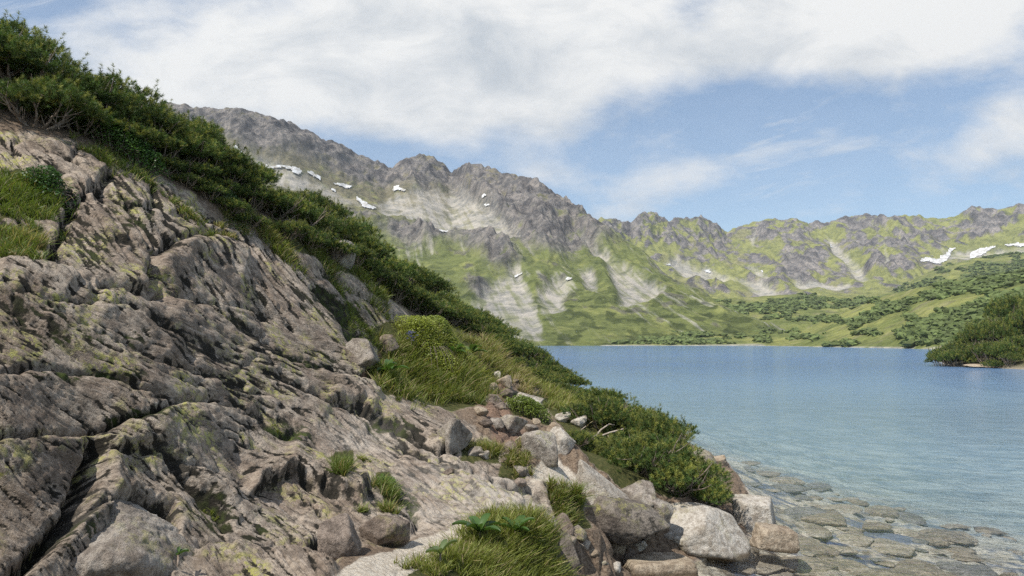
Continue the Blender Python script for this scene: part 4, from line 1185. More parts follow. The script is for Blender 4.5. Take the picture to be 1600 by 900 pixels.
# stones beside the path
PR = [("flat white slab lying on the slope above the round bilberry bush", 825, 634, 52, 20, 'b_pale', .9), ("rounded grey boulder at the left side of the upper path", 800, 680, 50, 32, 'b_grey', .9),
      ("tall brown and grey boulder right beside the path", 843, 718, 58, 44, 'b_grey', .8), ("smooth white slab sloping down beside the tall path boulder", 879, 706, 44, 36, 'b_pale', .8),
      ("tan rock topping the stone heap at the bend of the path", 787, 604, 26, 18, 'b_tan', .9), ("squat tan stone left in the heap at the bend of the path", 768, 614, 26, 16, 'b_tan', .9),
      ("brown stone low in the heap at the bend of the path", 790, 622, 24, 15, 'b_brown', .9), ("brown stone lowest in the heap at the bend of the path", 772, 634, 30, 18, 'b_brown', .9),
      ("small pale rock right of the flat white slab", 880, 660, 26, 16, 'b_pale', .9), ("pale angular rock by the dry root", 905, 668, 26, 18, 'b_pale', .9), ("small reddish stone at the foot of the white sloping slab", 866, 676, 26, 16, 'b_tan', .9),
      ("dark stone in the soil left of the tall path boulder", 800, 706, 30, 16, 'b_brown', .9), ("low flat stone edging the path under the heap", 830, 676, 24, 12, 'b_grey', .9),
      ("brown boulder in red soil above the yellow green grass", 605, 552, 36, 30, 'b_brown', .9), ("long grey rock left of the brown boulder in red soil", 563, 566, 52, 38, 'b_grey', .7),
      ("rounded grey boulder resting where the slabs end below the grass", 706, 695, 62, 42, 'b_grey', .9), ("mossy rock among the dwarf pines above the slab", 532, 413, 44, 40, 'b_grey', .9), ("pale rock higher among the dwarf pines", 506, 392, 36, 28, 'b_grey', .9),
      ("upright rounded boulder at the bend of the near path", 532, 866, 66, 58, 'b_brown', .8), ("long low rock right of the upright rounded boulder", 598, 852, 80, 44, 'b_brown', .6),
      ("grey rock on soil right of the rounded boulder", 742, 712, 30, 14, 'b_grey', .9), ("small brown rock beneath the near grass clump", 812, 760, 22, 12, 'b_brown', .9)]
for i, (lab, px, py, w, h, m, dp) in enumerate(PR):
    boulder(lab, px, py, w, h, mat=m, seed=50 + i, depth=dp, sub=5 if w > 34 else 4, sink=.35, rough=.06)

_r = np.random.default_rng(77)
for i, (px, py) in enumerate([(752, 650), (765, 628), (780, 640), (798, 640), (812, 690), (775, 672), (758, 668), (822, 702), (838, 664), (792, 610), (805, 598), (775, 590), (850, 690), (860, 728), (788, 722), (758, 716), (735, 690), (812, 742), (700, 742),
                            (912, 856), (925, 872), (945, 884), (985, 872), (1000, 862), (890, 850), (905, 840), (1010, 845), (962, 893), (884, 870)]):
    w = _r.uniform(12, 26)
    up = py < 800
    boulder("small stone strewn in the soil along the middle stretch of path" if up else "small stone lying in the shadowy cove below the dark boulder", px, py, w, w * _r.uniform(.45, .75), mat=['b_tan', 'b_grey', 'b_brown', 'b_pale'][i % 4], seed=120 + i, sub=4, sink=.35,
            group="small stones strewn along the path" if up else "small stones in the cove", name="stone", cat='stone', rot=_r.random() * 3)

for i in range(120):
    while True:
        px, py = _r.uniform(1060, 1600), _r.uniform(715, 905)
        D = F * (CAMZ + .25) / (py - HZ); X = D * (px - CX) / F; loc, _ = drop(X, D)
        if loc.z < -.16 and D * .45 + X * .8 < 15.5 and not (1120 < px < 1260 and 770 < py < 870): break
    w = (.22 + .7 * _r.random() ** 2) * F / D
    boulder("stone lying on the lake bed under the clear shallow water", px, py, w, w * .18, D=D, mat=['bed_tan', 'bed_pale', 'bed_grey', 'bed_pale', 'bed_tan'][i % 5], seed=200 + i, sub=4, sink=.3, rough=.09, sharp=10, depth=_r.uniform(.7, 1.3), rot=_r.random() * 3,
            group="stones lying on the lake bed near the shore", name="submerged_stone", cat='stone')
    o = COL.objects[-1]; o.location.z = min(loc.z + .02, -.14)

# ------------------------------------------------------------------ dwarf mountain pines
def tuft(mb_v, mb_c, base, axis, ln, nl, cnt, col, r, wid):
    """one shoot: needles springing out along its axis, each a thin triangle"""
    axis = axis / (np.linalg.norm(axis) + 1e-9)
    a = np.cross(axis, [.3, .5, .81]); a /= np.linalg.norm(a) + 1e-9; b = np.cross(axis, a)
    t = r.random(cnt) ** .7; ph = r.random(cnt) * 2 * np.pi
    lean = r.uniform(.75, 1.45, cnt) * (1.15 - .65 * t ** 2)
    dirs = axis[None] * np.cos(lean)[:, None] + (a[None] * np.cos(ph)[:, None] + b[None] * np.sin(ph)[:, None]) * np.sin(lean)[:, None]
    p0 = base[None] + axis[None] * (t * ln)[:, None]
    tip = p0 + dirs * (nl * r.uniform(.75, 1.15, cnt))[:, None]
    side = np.cross(dirs, r.normal(size=(cnt, 3))); side /= np.linalg.norm(side, axis=1)[:, None] + 1e-9
    V = np.stack([p0 - side * wid, p0 + side * wid, tip], 1).reshape(-1, 3)
    cc = np.repeat(col[None] * r.uniform(.75, 1.25, (cnt, 1)), 3, 0)
    cc[2::3] *= 1.25
    mb_v.append(V); mb_c.append(cc)


def make_pine(seed, R=1.0, H=.8, n=1300, needles=34, young=.32):
    r = np.random.default_rng(seed)
    root = empty("mountain_pine")
    vs, cs = [], []
    limbs = MB()
    nb = 11
    ends = []
    for k in range(nb):
        ph = 2 * np.pi * (k + r.random() * .7) / nb; rad = R * r.uniform(.45, .85); hh = H * r.uniform(.5, .95)
        t = np.linspace(0, 1, 9)[:, None]
        P = np.c_[np.cos(ph) * rad * t ** .9, np.sin(ph) * rad * t ** .9, hh * t ** 1.7 - .1 * (1 - t)] + r.normal(size=(9, 3)) * .022
        limbs.tube(P, np.linspace(.034, .010, 9) * R, 5, (.2, .16, .13)); ends.append(P)
        for q in range(5):
            i = r.integers(3, 8); d = r.normal(size=3) * .8 + np.array([np.cos(ph) * .6, np.sin(ph) * .6, .9]); d /= np.linalg.norm(d)
            L = r.uniform(.18, .42) * R; tt = np.linspace(0, 1, 5)[:, None]
            limbs.tube(P[i] + d * L * tt + np.array([0, 0, .1]) * tt ** 2, np.linspace(.012, .005, 5) * R, 4, (.2, .16, .13))
    # crown made of several pads of foliage with hollows between them
    pads = []
    for k in range(26):
        ph = r.random() * 2 * np.pi; q = math.sqrt(r.random()) * .82
        top = math.sqrt(max(0, 1 - q * q))
        pads.append((np.array([math.cos(ph) * q * R, math.sin(ph) * q * R, H * (top * r.uniform(.55, .95))]), r.uniform(.20, .36) * R))
    for i in range(n):
        c, s = pads[i % len(pads)]
        d = r.normal(size=3); d[2] = abs(d[2]) * .9 - .25; d /= np.linalg.norm(d)
        rr = s * r.uniform(.55, 1.08)
        base = c + d * rr * np.array([1, 1, .75])
        if base[2] < -.05: continue
        ax = d * .9 + np.array([0, 0, .5]) + .25 * c / (np.linalg.norm(c) + .2) + r.normal(size=3) * .22
        upd = max(0.0, ax[2] / np.linalg.norm(ax))
        yv = r.random() < young * upd
        col = np.array([.26, .27, .065]) * r.uniform(.8, 1.2) if yv else (np.array([.060, .103, .027]) * r.uniform(.6, 1.6) + np.array([.02, .012, 0]) * r.random())
        tuft(vs, cs, base, ax, .090, .066, needles, col, r, .0042)
    # leading shoots standing out of the crown
    for k in range(34):
        c, s = pads[r.integers(len(pads))]
        b0 = c + np.array([r.normal() * s * .5, r.normal() * s * .5, s * .45]); d = np.array([r.normal() * .3, r.normal() * .3, 1.0]); d /= np.linalg.norm(d); L = r.uniform(.10, .24)
        sw = np.array([.005, 0, 0]); vs.append(np.array([b0 - sw, b0 + sw, b0 + d * L])); cs.append(np.full((3, 3), .1))
        for q in range(3):
            tuft(vs, cs, b0 + d * L * (q / 2.2), d + r.normal(size=3) * .35, .08, .06, needles, np.array([.17, .185, .05]) * r.uniform(.8, 1.3), r, .0032)
    V = np.concatenate(vs); Cc = np.concatenate(cs)
    mesh_np("crown", V, np.arange(len(V)).reshape(-1, 3), M['needles'], root, False, dict(tint=Cc))
    limbs.build("trunk", M['bark'], root)
    return root


protos = [make_pine(201, 1.0, .85, 1400), make_pine(202, 1.0, .72, 1400), make_pine(203, 1.0, 1.0, 1400), make_pine(204, 1.0, .55, 1100, young=.5)]
used = [False] * 4


def place_pine(var, px, D, s, label, group=None, dz=0.0, hs=1.0, py=None, zbase=None):
    root = protos[var]
    if used[var]: root = copy_tree(root)
    used[var] = True
    x = D * (px - CX) / F
    if zbase is None:
        loc, _ = drop(x, D); z = loc.z
    else: z = zbase
    root.location = (x, D, z + dz - .05 * s); root.rotation_euler = (0, 0, random.random() * 6.28); root.scale = (s, s, s * hs)
    tag(root, label, 'dwarf pine', group)
    return root


G1 = "dwarf pines in the dark thicket at the top left"
L1 = "dark dwarf mountain pine in the dense thicket crowning the upper left slope"
for (px, D, s, hs, v) in [(-60, 9.4, .85, .95, 0), (15, 9.6, .80, .95, 2), (90, 10.0, .78, .9, 1), (150, 10.3, .80, .9, 2), (205, 10.6, .75, .85, 0), (255, 11.0, .70, .85, 1), (300, 11.3, .65, .85, 2), (340, 11.7, .55, .8, 0), (368, 12.0, .42, .8, 1),
                          (55, 10.7, .75, .8, 1), (120, 11.2, .68, .8, 0), (190, 11.8, .7, .8, 2), (250, 12.2, .7, .8, 1), (305, 12.6, .6, .8, 2), (-20, 10.4, .85, .85, 2), (350, 12.7, .55, .8, 2), (45, 9.0, .65, .9, 0), (115, 9.6, .6, .8, 1), (-130, 9.0, 1.0, 1.1, 1),
                          (180, 10.0, .55, .7, 0), (235, 10.4, .5, .7, 2), (285, 10.8, .45, .7, 1), (330, 11.2, .4, .7, 0), (245, 10.15, .3, .7, 2), (285, 10.45, .3, .7, 1), (320, 10.75, .3, .7, 2), (352, 11.0, .32, .8, 0), (385, 11.25, .30, .8, 1), (345, 12.2, .62, .95, 0), (372, 12.3, .60, .95, 2), (392, 12.2, .45, .9, 1), (315, 11.9, .68, .95, 0), (270, 11.6, .72, .95, 2), (225, 11.1, .72, .9, 1)]:
    place_pine(v, px, D, s, L1, G1, hs=hs)
place_pine(2, 386, 11.9, .42, "small dwarf pine at the lower right end of the upper thicket", hs=.9)
G2 = "dwarf pines in the belt running down behind the slab"
L2 = "dark green dwarf pine in the long belt behind the slab"
for (px, D, s, hs, v) in [(445, 12.1, .42, .9, 3), (478, 12.7, .42, .9, 1), (515, 13.5, .45, .9, 0), (548, 14.3, .45, .9, 2), (580, 15.2, .48, .9, 1), (612, 16.1, .52, .9, 0), (640, 16.9, .55, .9, 2), (668, 17.6, .6, .9, 1), (596, 15.9, .5, .9, 2), (690, 18.6, .6, .9, 0), (722, 19.4, .6, .9, 2), (420, 12.6, .7, .85, 3), (455, 13.4, .75, .95, 1), (505, 14.8, .8, .85, 0), (550, 16, .85, .85, 2), (585, 17.5, .85, .9, 1), (620, 19, .9, .9, 0), (650, 20.5, .95, .8, 2), (685, 22, .95, .8, 1),
                          (715, 23.5, .95, .85, 0), (745, 25, 1.0, .85, 2), (770, 26.5, 1.0, .8, 1), (795, 28, 1.0, .85, 0), (818, 29, 1.0, .85, 2), (840, 29, 1.0, .85, 1), (862, 28, .95, .8, 0), (882, 27, .85, .75, 2),
                          (470, 16, .95, .95, 2), (530, 18.5, 1.0, 1.0, 0), (600, 21.5, 1.1, .9, 1), (660, 24, 1.1, .9, 0), (720, 27, 1.2, .8, 2), (770, 30, 1.2, .8, 1), (815, 33, 1.2, .8, 0), (600, 16.8, .6, .8, 3), (650, 18.2, .65, .8, 3), (690, 19.5, .7, .8, 1),
                          (735, 21, .8, .9, 2), (775, 22.5, .8, .9, 0), (810, 24, .8, .9, 1), (845, 25, .8, .9, 3), (655, 17.2, .55, .8, 1), (700, 18.2, .6, .8, 0), (745, 19.2, .6, .8, 1), (785, 20.2, .6, .8, 2), (820, 21.5, .6, .8, 3), (855, 22.5, .6, .8, 0), (880, 23.5, .7, .8, 1), (630, 20, .9, .9, 2), (480, 13.2, .45, .9, 1), (560, 15.2, .45, .9, 0)]:
    place_pine(v, px, D, s, L2, G2, hs=hs)
G3 = "dwarf pines in the low spreading cushion by the lake"
L3 = "bright green low dwarf pine in the spreading cushion between path and lake"
for (px, D, s, hs, v) in [(918, 12.6, .55, .8, 3), (962, 12.4, .72, .95, 3), (1003, 12.1, .80, 1.0, 1), (1045, 11.9, .80, .95, 3), (1082, 12.0, .62, .9, 3), (940, 14.4, .75, .95, 1), (985, 14.6, .82, 1.1, 3), (1028, 13.8, .80, 1.1, 2),
                          (1064, 13.0, .66, 1.0, 1), (962, 16.6, .8, 1.0, 3), (1005, 16.4, .7, 1.0, 0), (897, 12.2, .38, .9, 3), (938, 18.8, .8, .9, 0), (975, 18.6, .6, .9, 1), (1100, 12.4, .40, .9, 1), (1040, 15.4, .5, .9, 3)]:
    place_pine(v, px, D, s, L3, G3, hs=hs)
place_pine(1, 893, 25.5, .75, "dwarf pine jutting out toward the water at the belt's lowest end", hs=.8)
place_pine(3, 1106, 12.3, .3, "small low pine sprig overhanging the water by the flat grey stone", hs=.7)


# ------------------------------------------------------------------ wooded point on the right
def spit():
    pxs = np.linspace(1440, 2300, 130)
    xs = None
    D0 = I(pxs, [(1440, 100), (1455, 93), (1480, 90), (1560, 84), (1600, 80), (2300, 60)])
    ed = sstep(pxs, 1440, 1500)
    rows = np.linspace(0, 1, 60)
    Dm = D0[None] + rows[:, None] * 60
    h = np.sin(np.clip(rows * 1.35, 0, 1) * np.pi * .5)[:, None] * (1.0 + 6.0 * sstep(pxs, 1450, 1650))[None] * sstep(1 - rows, 0, .35)[:, None] * ed[None]
    X = (pxs[None] - CX) / F * Dm
    Z = -.5 + h + .55 * ed[None] * sstep(rows, 0, .04)[:, None] + .25 * fbm(X / 3, Dm / 3, 0, 3, 701)
    tint = np.broadcast_to(np.array([.14, .13, .07]), X.shape + (3,))
    tint = lerp(tint, np.array([.42, .36, .28]), 1 - sstep(Z, .15, .5))
    o = mesh_np("shore_spit", np.stack([X, Dm, Z], -1).reshape(-1, 3), gridfaces(*X.shape), M['hill'], attrs=dict(tint=tint.reshape(-1, 3), rocky=np.zeros(X.size)))
    o['kind'] = 'structure'
    bpy.context.view_layer.update()

    def dz(x, y):
        ok, loc, _, _ = o.ray_cast(Vector((x, y, 40)), Vector((0, 0, -1)))
        return loc.z if ok else 0
    G = "dwarf pines covering the point on the far right"
    L = "bushy dwarf pine in the thicket on the low point across the water"
    for (px, D, s, hs, v) in [(1470, 93, 1.9, 1.0, 2), (1492, 91, 2.2, 1.0, 0), (1515, 91, 2.3, 1.15, 1), (1540, 88, 2.2, 1.1, 2), (1562, 87, 2.2, 1.2, 0), (1590, 88, 2.4, 1.1, 1), (1500, 97, 2.6, 1.2, 1), (1530, 97, 2.8, 1.3, 2), (1560, 96, 3.0, 1.3, 0),
                              (1590, 96, 3.2, 1.3, 1), (1620, 94, 3.2, 1.2, 2), (1545, 106, 3.2, 1.4, 1), (1580, 107, 3.4, 1.4, 2), (1615, 108, 3.6, 1.4, 0), (1482, 99, 2.4, 1.0, 0), (1640, 86, 2.8, 1.0, 1), (1575, 84.5, 1.3, 1.0, 2), (1550, 86, 1.3, 1.0, 1)]:
        x = D * (px - CX) / F
        place_pine(v, px, D, s, L, G, hs=hs, zbase=dz(x, D))
    boulder("large pale boulder at the water's edge among the pines on the point", 1588, 575, 34, 24, z=-.05, mat='b_pale', seed=90, sub=4)
    boulder("long low pale rock at the foot of the pines on the point", 1545, 575, 60, 6, z=-.05, mat='b_tan', seed=91, sub=4)


spit()

# ------------------------------------------------------------------ grass, leafy cover and plants
def blades(pts, nors, heights, cols, wid=.0035, bend=.5, r=rng):
    """curved tapering blades; three segments each"""
    n = len(pts)
    ph = r.random(n) * 2 * np.pi
    d = np.stack([np.cos(ph), np.sin(ph), np.zeros(n)], 1)
    up = nors * .35 + np.array([0, 0, .75]) + r.normal(size=(n, 3)) * .38; up /= np.linalg.norm(up, axis=1)[:, None]
    side = np.cross(up, d); side /= np.linalg.norm(side, axis=1)[:, None] + 1e-9
    bn = bend * r.uniform(.3, 1.5, n)
    rows = []
    for t, w in ((0, 1.0), (.4, .9), (.75, .6), (1.0, .08)):
        c = pts + up * (heights * t * (1 - .25 * bn * t))[:, None] + d * (heights * bn * t * t)[:, None]
        rows.append(c - side * (wid * w)); rows.append(c + side * (wid * w))
    V = np.stack(rows, 1)                       # n,8,3
    base = np.arange(n)[:, None] * 8
    Fq = np.concatenate([base + np.array([[0, 1, 3, 2]]), base + np.array([[2, 3, 5, 4]]), base + np.array([[4, 5, 7, 6]])], 0)
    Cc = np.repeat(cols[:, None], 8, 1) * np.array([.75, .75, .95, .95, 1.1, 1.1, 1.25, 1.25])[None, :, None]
    return V.reshape(-1, 3), Fq, Cc.reshape(-1, 3)


GA, GB, GC = np.array([.11, .155, .034]), np.array([.27, .275, .060]), np.array([.36, .29, .15])


def scatter(cx, cy, rx, ry, n, ang=0.0, clump=0):
    r = rng
    if clump:
        k = max(3, n // clump); cen = r.normal(size=(k, 2)) * .42; idx = r.integers(0, k, n)
        q = cen[idx] + r.normal(size=(n, 2)) * .055
    else:
        q = r.normal(size=(n, 2)) * .42
    q = q[(q ** 2).sum(1) < 1.25]
    q = q * np.array([rx, ry])
    ca, sa = math.cos(ang), math.sin(ang)
    xy = np.c_[cx + q[:, 0] * ca - q[:, 1] * sa, cy + q[:, 0] * sa + q[:, 1] * ca]
    P = np.empty((len(xy), 3)); N = np.empty((len(xy), 3))
    for i, (x, y) in enumerate(xy):
        l, nn = drop(x, y); P[i] = l; N[i] = nn
    return P, N


def grass_patch(specs, label, name="grass"):
    Vs, Fs, Cs, n0 = [], [], [], 0
    for (px, py, rx, ry, n, h, mixy, straw, wid, ang) in specs:
        p = see(px, py)
        if p is None: continue
        P, N = scatter(p[0], p[1], rx, ry, n, ang, 28)
        k = len(P); hh = h * rng.uniform(.35, 1.15, k)
        cc = GA[None] * (1 - mixy) + GB[None] * mixy
        cc = np.repeat(cc, k, 0) * rng.uniform(.65, 1.35, (k, 1)); s = rng.random(k) < straw
        cc[s] = GC * rng.uniform(.7, 1.2, (s.sum(), 1))
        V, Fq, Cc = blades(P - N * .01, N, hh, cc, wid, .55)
        Vs.append(V); Fs.append(Fq + n0); Cs.append(Cc); n0 += len(V)
    o = mesh_np(name, np.concatenate(Vs), np.concatenate(Fs), M['blade'], attrs=dict(tint=np.concatenate(Cs)))
    tag(o, label, 'grass', kind='stuff')
    return o


grass_patch([(800, 845, .45, .50, 4600, .17, .5, .14, .0032, 0), (748, 885, .38, .28, 3600, .14, .5, .14, .0032, 0), (672, 892, .22, .2, 900, .11, .5, .15, .003, 0), (850, 860, .25, .40, 2200, .20, .35, .22, .0032, 0), (790, 900, .5, .3, 3000, .16, .45, .14, .0032, 0), (785, 815, .26, .14, 900, .12, .55, .1, .003, 0)],
            "long green grass arching over the bank beside the near path")
grass_patch([(672, 545, .6, .6, 3200, .20, .85, .06, .006, .4), (720, 560, .7, .7, 3800, .22, .65, .08, .006, 0), (650, 590, .7, .6, 3400, .26, .35, .12, .0055, 0), (610, 600, .45, .5, 1600, .24, .3, .18, .005, 0), (740, 605, .5, .6, 2600, .28, .25, .25, .005, 0),
             (760, 560, .6, .8, 2000, .26, .5, .35, .005, 0), (710, 620, .5, .3, 1400, .26, .2, .2, .005, 0)], "yellow green grass and bilberry mound beyond the rock slabs")
grass_patch([(25, 325, .45, .35, 2600, .12, .1, .08, .004, 0), (10, 300, .4, .35, 2200, .13, .1, .08, .004, 0), (20, 395, .3, .22, 1200, .12, .08, .2, .0035, 0), (430, 385, .6, .35, 1500, .18, .25, .25, .005, 0), (500, 405, .6, .4, 1500, .18, .2, .15, .005, 0), (580, 450, .6, .5, 1500, .18, .2, .15, .005, 0), (45, 300, .40, .3, 2200, .14, .1, .05, .004, 0), (20, 375, .25, .2, 1000, .14, .05, .25, .0035, 0), (55, 385, .12, .12, 400, .16, .2, .6, .0035, 0), (200, 265, .5, .25, 900, .14, .1, .1, .004, 0), (160, 250, .4, .2, 700, .14, .2, .1, .004, 0), (290, 330, .35, .2, 700, .12, .15, .2, .004, 0),
             (360, 345, .35, .25, 800, .13, .2, .2, .004, 0), (425, 378, .3, .2, 700, .16, .4, .5, .004, 0), (345, 360, .2, .15, 400, .12, .2, .5, .004, 0)], "dark grass tufts on the ledges of the upper left rock")
grass_patch([(533, 735, .10, .18, 700, .17, .1, .12, .003, 0), (600, 770, .12, .22, 800, .17, .15, .1, .003, 0), (565, 800, .07, .06, 160, .10, .3, .1, .003, 0), (608, 800, .08, .08, 260, .13, .3, .3, .003, 0), (560, 510, .35, .5, 1200, .10, .2, .05, .004, 0), (590, 540, .3, .3, 500, .12, .2, .1, .004, 0),
             (570, 720, .1, .06, 200, .06, .6, .1, .003, 0), (440, 680, .15, .08, 260, .04, .4, .1, .003, 0), (330, 805, .1, .08, 120, .05, .4, .1, .003, 0)],
            "small grass tufts rooted in the cracks of the slabs")
grass_patch([(878, 792, .18, .22, 1300, .20, .3, .2, .004, 0), (902, 782, .08, .10, 450, .24, .2, .15, .004, 0), (862, 762, .07, .07, 250, .14, .6, .2, .004, 0), (760, 706, .25, .16, 700, .17, .35, .3, .004, 0), (805, 728, .22, .16, 700, .16, .45, .3, .004, 0), (730, 700, .15, .12, 260, .12, .5, .4, .004, 0),
             (810, 700, .3, .2, 400, .12, .4, .5, .004, 0)], "mixed green and straw tufts along the middle of the path")
grass_patch([(880, 625, .9, 1.6, 3600, .26, .55, .2, .006, 0), (905, 650, .7, 1.0, 2200, .26, .5, .2, .006, 0), (940, 655, .8, 1.2, 2400, .24, .8, .1, .006, 0), (820, 595, .5, 1.2, 1500, .24, .4, .5, .006, 0), (815, 605, .3, .4, 500, .22, .3, .8, .006, 0), (860, 690, .3, .4, 500, .15, .5, .3, .005, 0),
             (960, 650, 1.0, 1.4, 2600, .26, .9, .1, .006, 0), (780, 560, .6, .9, 1300, .3, .5, .5, .006, 0)],
            "tall loose grass on the bank between the pine belt and the lake")


def leafy_mass(px, py, rx, ry, h, n, col, label, name, cat, size=.014, group=None):
    p = see(px, py); P, N = scatter(p[0], p[1], rx, ry, n)
    k = len(P)
    e = np.clip(1 - (((P[:, 0] - p[0]) / rx) ** 2 + ((P[:, 1] - p[1]) / ry) ** 2) / 1.3, .05, 1) ** .5
    P = P + np.array([0, 0, 1]) * (h * e * rng.random(k) ** .45)[:, None]
    a = rng.normal(size=(k, 3)); a /= np.linalg.norm(a, axis=1)[:, None]; up = rng.normal(size=(k, 3)) * .5 + np.array([0, -.2, 1]); b = np.cross(a, up); b /= np.linalg.norm(b, axis=1)[:, None] + 1e-9
    a = np.cross(up, b); a /= np.linalg.norm(a, axis=1)[:, None]
    s = size * rng.uniform(.7, 1.3, (k, 1))
    V = np.stack([P - a * s, P + b * s * .55, P + a * s, P - b * s * .55], 1).reshape(-1, 3)
    Cc = np.repeat(np.array(col)[None] * rng.uniform(.6, 1.4, (k, 1)), 4, 0)
    root = empty(name, (p[0], p[1], p[2])); V = V - np.array([p[0], p[1], p[2]])
    mesh_np("foliage", V, np.arange(len(V)).reshape(-1, 4), M['leaf'], root, False, dict(tint=Cc))
    st = MB()
    for i in range(0, k, max(1, k // 70)):
        q = V[i * 4]; st.tube(np.array([[q[0] * .55, q[1] * .55, -.03], [q[0] * .8, q[1] * .8, q[2] * .4], q]), [.004, .003, .002], 4)
    st.build("stem", M['bark'], root)
    tag(root, label, cat, group)
    return root


leafy_mass(828, 652, .38, .30, .34, 5200, (.15, .20, .035), "round bright green bilberry bush beside the flat white slab", "bilberry_bush", 'bush', .016)
leafy_mass(800, 640, .14, .14, .18, 900, (.20, .24, .045), "small yellowish bilberry sprig left of the round bush", "bilberry_bush", 'bush', .014)
leafy_mass(668, 538, .60, .50, .34, 7000, (.27, .31, .055), "yellow green bilberry bush crowning the grassy mound", "bilberry_bush", 'bush', .017)
leafy_mass(705, 545, .6, .5, .30, 4200, (.24, .29, .055), "yellow green bilberry bush lower on the grassy mound", "bilberry_bush", 'bush', .017)
leafy_mass(75, 298, .28, .22, .22, 2200, (.05, .11, .03), "dark leafy bush beside grass on the highest left ledge", "leafy_bush", 'bush', .014)
leafy_mass(180, 235, .45, .3, .42, 3600, (.07, .14, .03), "leafy green bush at the foot of the upper left thicket", "leafy_bush", 'bush', .016)
leafy_mass(225, 262, .35, .25, .34, 2400, (.055, .12, .03), "leafy green bush right of another one under the thicket", "leafy_bush", 'bush', .016)
leafy_mass(350, 320, .4, .3, .30, 2600, (.055, .11, .03), "low leafy bush below the right end of the upper thicket", "leafy_bush", 'bush', .016)
leafy_mass(608, 775, .12, .16, .16, 1500, (.09, .17, .03), "low leafy plant rooted in the crack under the slab", "leafy_bush", 'bush', .009)


def broad_plant(px, py, size, nleaf, label, up=.8, group=None, col=(.10, .19, .05)):
    p = see(px, py)
    if p is None: return
    p = p + Vector((0, 0, up * .08))
    root = empty("broadleaf_plant", p)
    r = np.random.default_rng(int(px * 7 + py))
    for k in range(nleaf):
        ph = 2 * math.pi * (k * .382) + r.normal() * .2; el = r.uniform(.5, 1.1) * up; L = size * r.uniform(.75, 1.15); w = L * .16
        t = np.linspace(0, 1, 8)
        c = np.stack([np.cos(ph) * L * t * math.cos(el) , np.sin(ph) * L * t * math.cos(el), .03 + L * (t * math.sin(el) * 1.25 - .45 * t ** 2)], 1)
        sd = np.array([-math.sin(ph), math.cos(ph), 0]); wd = w * np.sin(np.pi * np.clip(t * .92 + .06, 0, 1)) ** .8
        V = np.concatenate([c - sd * wd[:, None] + [0, 0, .012], c, c + sd * wd[:, None] + [0, 0, .012]]); V[:8, 2] += wd * .35; V[16:, 2] += wd * .35
        q = []
        for i in range(7): q += [(i, i + 1, 8 + i + 1, 8 + i), (8 + i, 8 + i + 1, 16 + i + 1, 16 + i)]
        mesh_np("leaf", V, q, M['leaf'], root, True, dict(tint=np.broadcast_to(np.array(col) * r.uniform(.5, .85), V.shape)))
    m = MB(); m.tube([[0, 0, -.03], [0, 0, .03], [.005, 0, size * .3]], [.008, .007, .004], 6); m.build("stem", M['bark'], root)
    tag(root, label, 'plant', group)


broad_plant(749, 852, .22, 9, "broad-leaved plant in the middle of the grassy bank by the near path")
broad_plant(805, 850, .19, 7, "broad-leaved plant right of the other one on the grassy bank")
broad_plant(688, 888, .16, 5, "pale broad-leaved plant at the left end of the grassy bank", col=(.17, .23, .10))
broad_plant(606, 592, .34, 8, "broad-leaved plant at the lower left of the yellow green mound")
broad_plant(707, 560, .34, 7, "left one of the paired broad-leaved plants on the yellow green mound")
broad_plant(737, 560, .38, 8, "right one of the paired broad-leaved plants on the yellow green mound", col=(.14, .22, .07))
broad_plant(278, 893, .07, 4, "tiny green plant sprouting from the rock at the bottom left")


def flower(px, py, label):
    p = see(px, py)
    root = empty("bellflower", p); m = MB(); m.tube([[0, 0, -.02], [.01, 0, .2], [.0, .01, .42]], [.005, .004, .003], 5); m.build("stem", M['bark'], root)
    b = MB(); r = np.random.default_rng(3)
    for k in range(22):
        c = np.array([r.normal() * .03, r.normal() * .03, .26 + .17 * r.random()])
        for q in range(5):
            a = q * 1.2566; d = np.array([math.cos(a), math.sin(a), .5]) * .022
            b.add([c, c + d + [.008, 0, 0], c + d * 1.5, c + d + [-.008, 0, 0]], [(0, 1, 2, 3)], (.16, .17, .42))
    b.build("petals", M['leaf'], root, False)
    tag(root, label, 'flower')


flower(642, 556, "single violet blue flower spike on the yellow green mound")

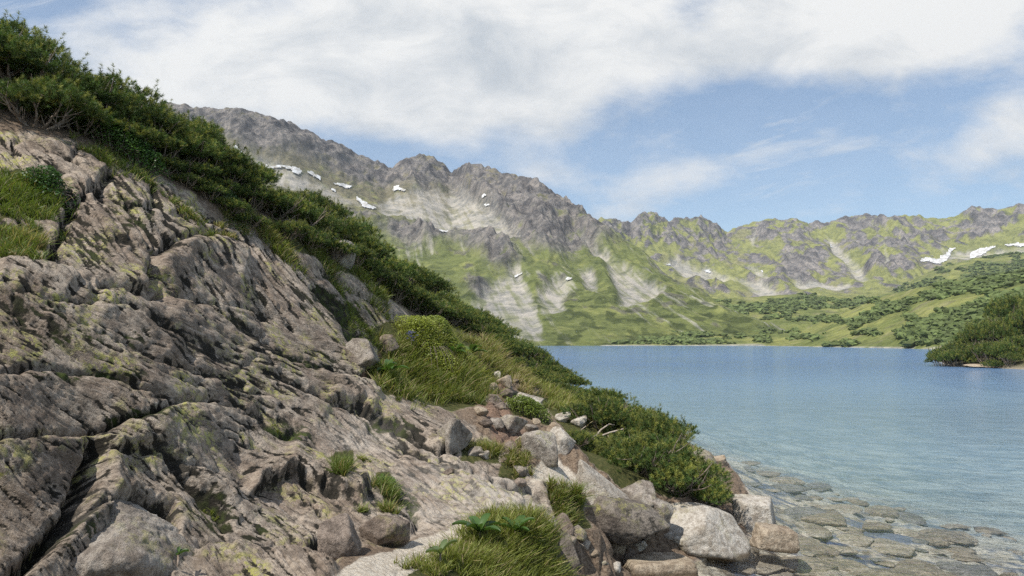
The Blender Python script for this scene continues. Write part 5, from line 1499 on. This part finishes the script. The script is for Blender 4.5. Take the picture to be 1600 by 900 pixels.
# dry root lying by the low pine
p = see(935, 690)
if p is not None:
    root = empty("dry_root", p); m = MB()
    for pts, r0 in ([[(-.45, .05, .0), (-.25, 0, .12), (0, 0, .08), (.2, -.03, .16), (.45, .02, .22)], .028], [[(-.05, 0, .08), (.05, .04, .2), (.2, .06, .3), (.3, .1, .28)], .02], [[(-.3, 0, .1), (-.32, -.05, .2), (-.22, -.05, .28)], .016], [[(.15, 0, .14), (.22, -.06, .02), (.3, -.1, -.04)], .018]):
        m.tube(np.array(pts), np.linspace(r0, r0 * .45, len(pts)), 7)
    m.build("wood", plain_mat("weathered wood", (.30, .24, .19), (.50, .44, .38), 20), root); tag(root, "bleached dry root twisting out of the bank beside the low pine", 'root')
p = see(395, 322)
if p is not None:
    root = empty("dead_branch", p); m = MB()
    m.tube(np.array([(-.3, 0, .02), (-.1, 0, .07), (.15, 0, .05), (.42, 0, .09)]), [.022, .018, .014, .006], 6); m.tube(np.array([(.05, 0, .06), (.15, .03, .14), (.28, .05, .17)]), [.01, .008, .004], 5)
    m.build("wood", M['bark'], root); tag(root, "bare dead branch sticking out between the two pine thickets", 'branch')


# ------------------------------------------------------------------ haze
def haze():
    x0, x1, y0, y1, z0, z1 = -3400, 3400, -220, 3500, -7.6, 900
    V = np.array([(x, y, z) for z in (z0, z1) for y in (y0, y1) for x in (x0, x1)], float)
    Fc = [(0, 2, 3, 1), (4, 5, 7, 6), (0, 1, 5, 4), (2, 6, 7, 3), (0, 4, 6, 2), (1, 3, 7, 5)]
    m = bpy.data.materials.new("thin mountain haze"); m.use_nodes = True; g = NT(m.node_tree)
    out = g.n('ShaderNodeOutputMaterial'); pv = g.n('ShaderNodeVolumePrincipled')
    pv.inputs['Color'].default_value = (.80, .88, 1.0, 1); pv.inputs['Density'].default_value = .00011; pv.inputs['Anisotropy'].default_value = .2
    g.t.links.new(pv.outputs[0], out.inputs['Volume'])
    o = mesh_np("haze", V, Fc, m, smooth=False)
    tag(o, "thin blue air haze in front of the far mountains", 'haze', kind='stuff')


haze()
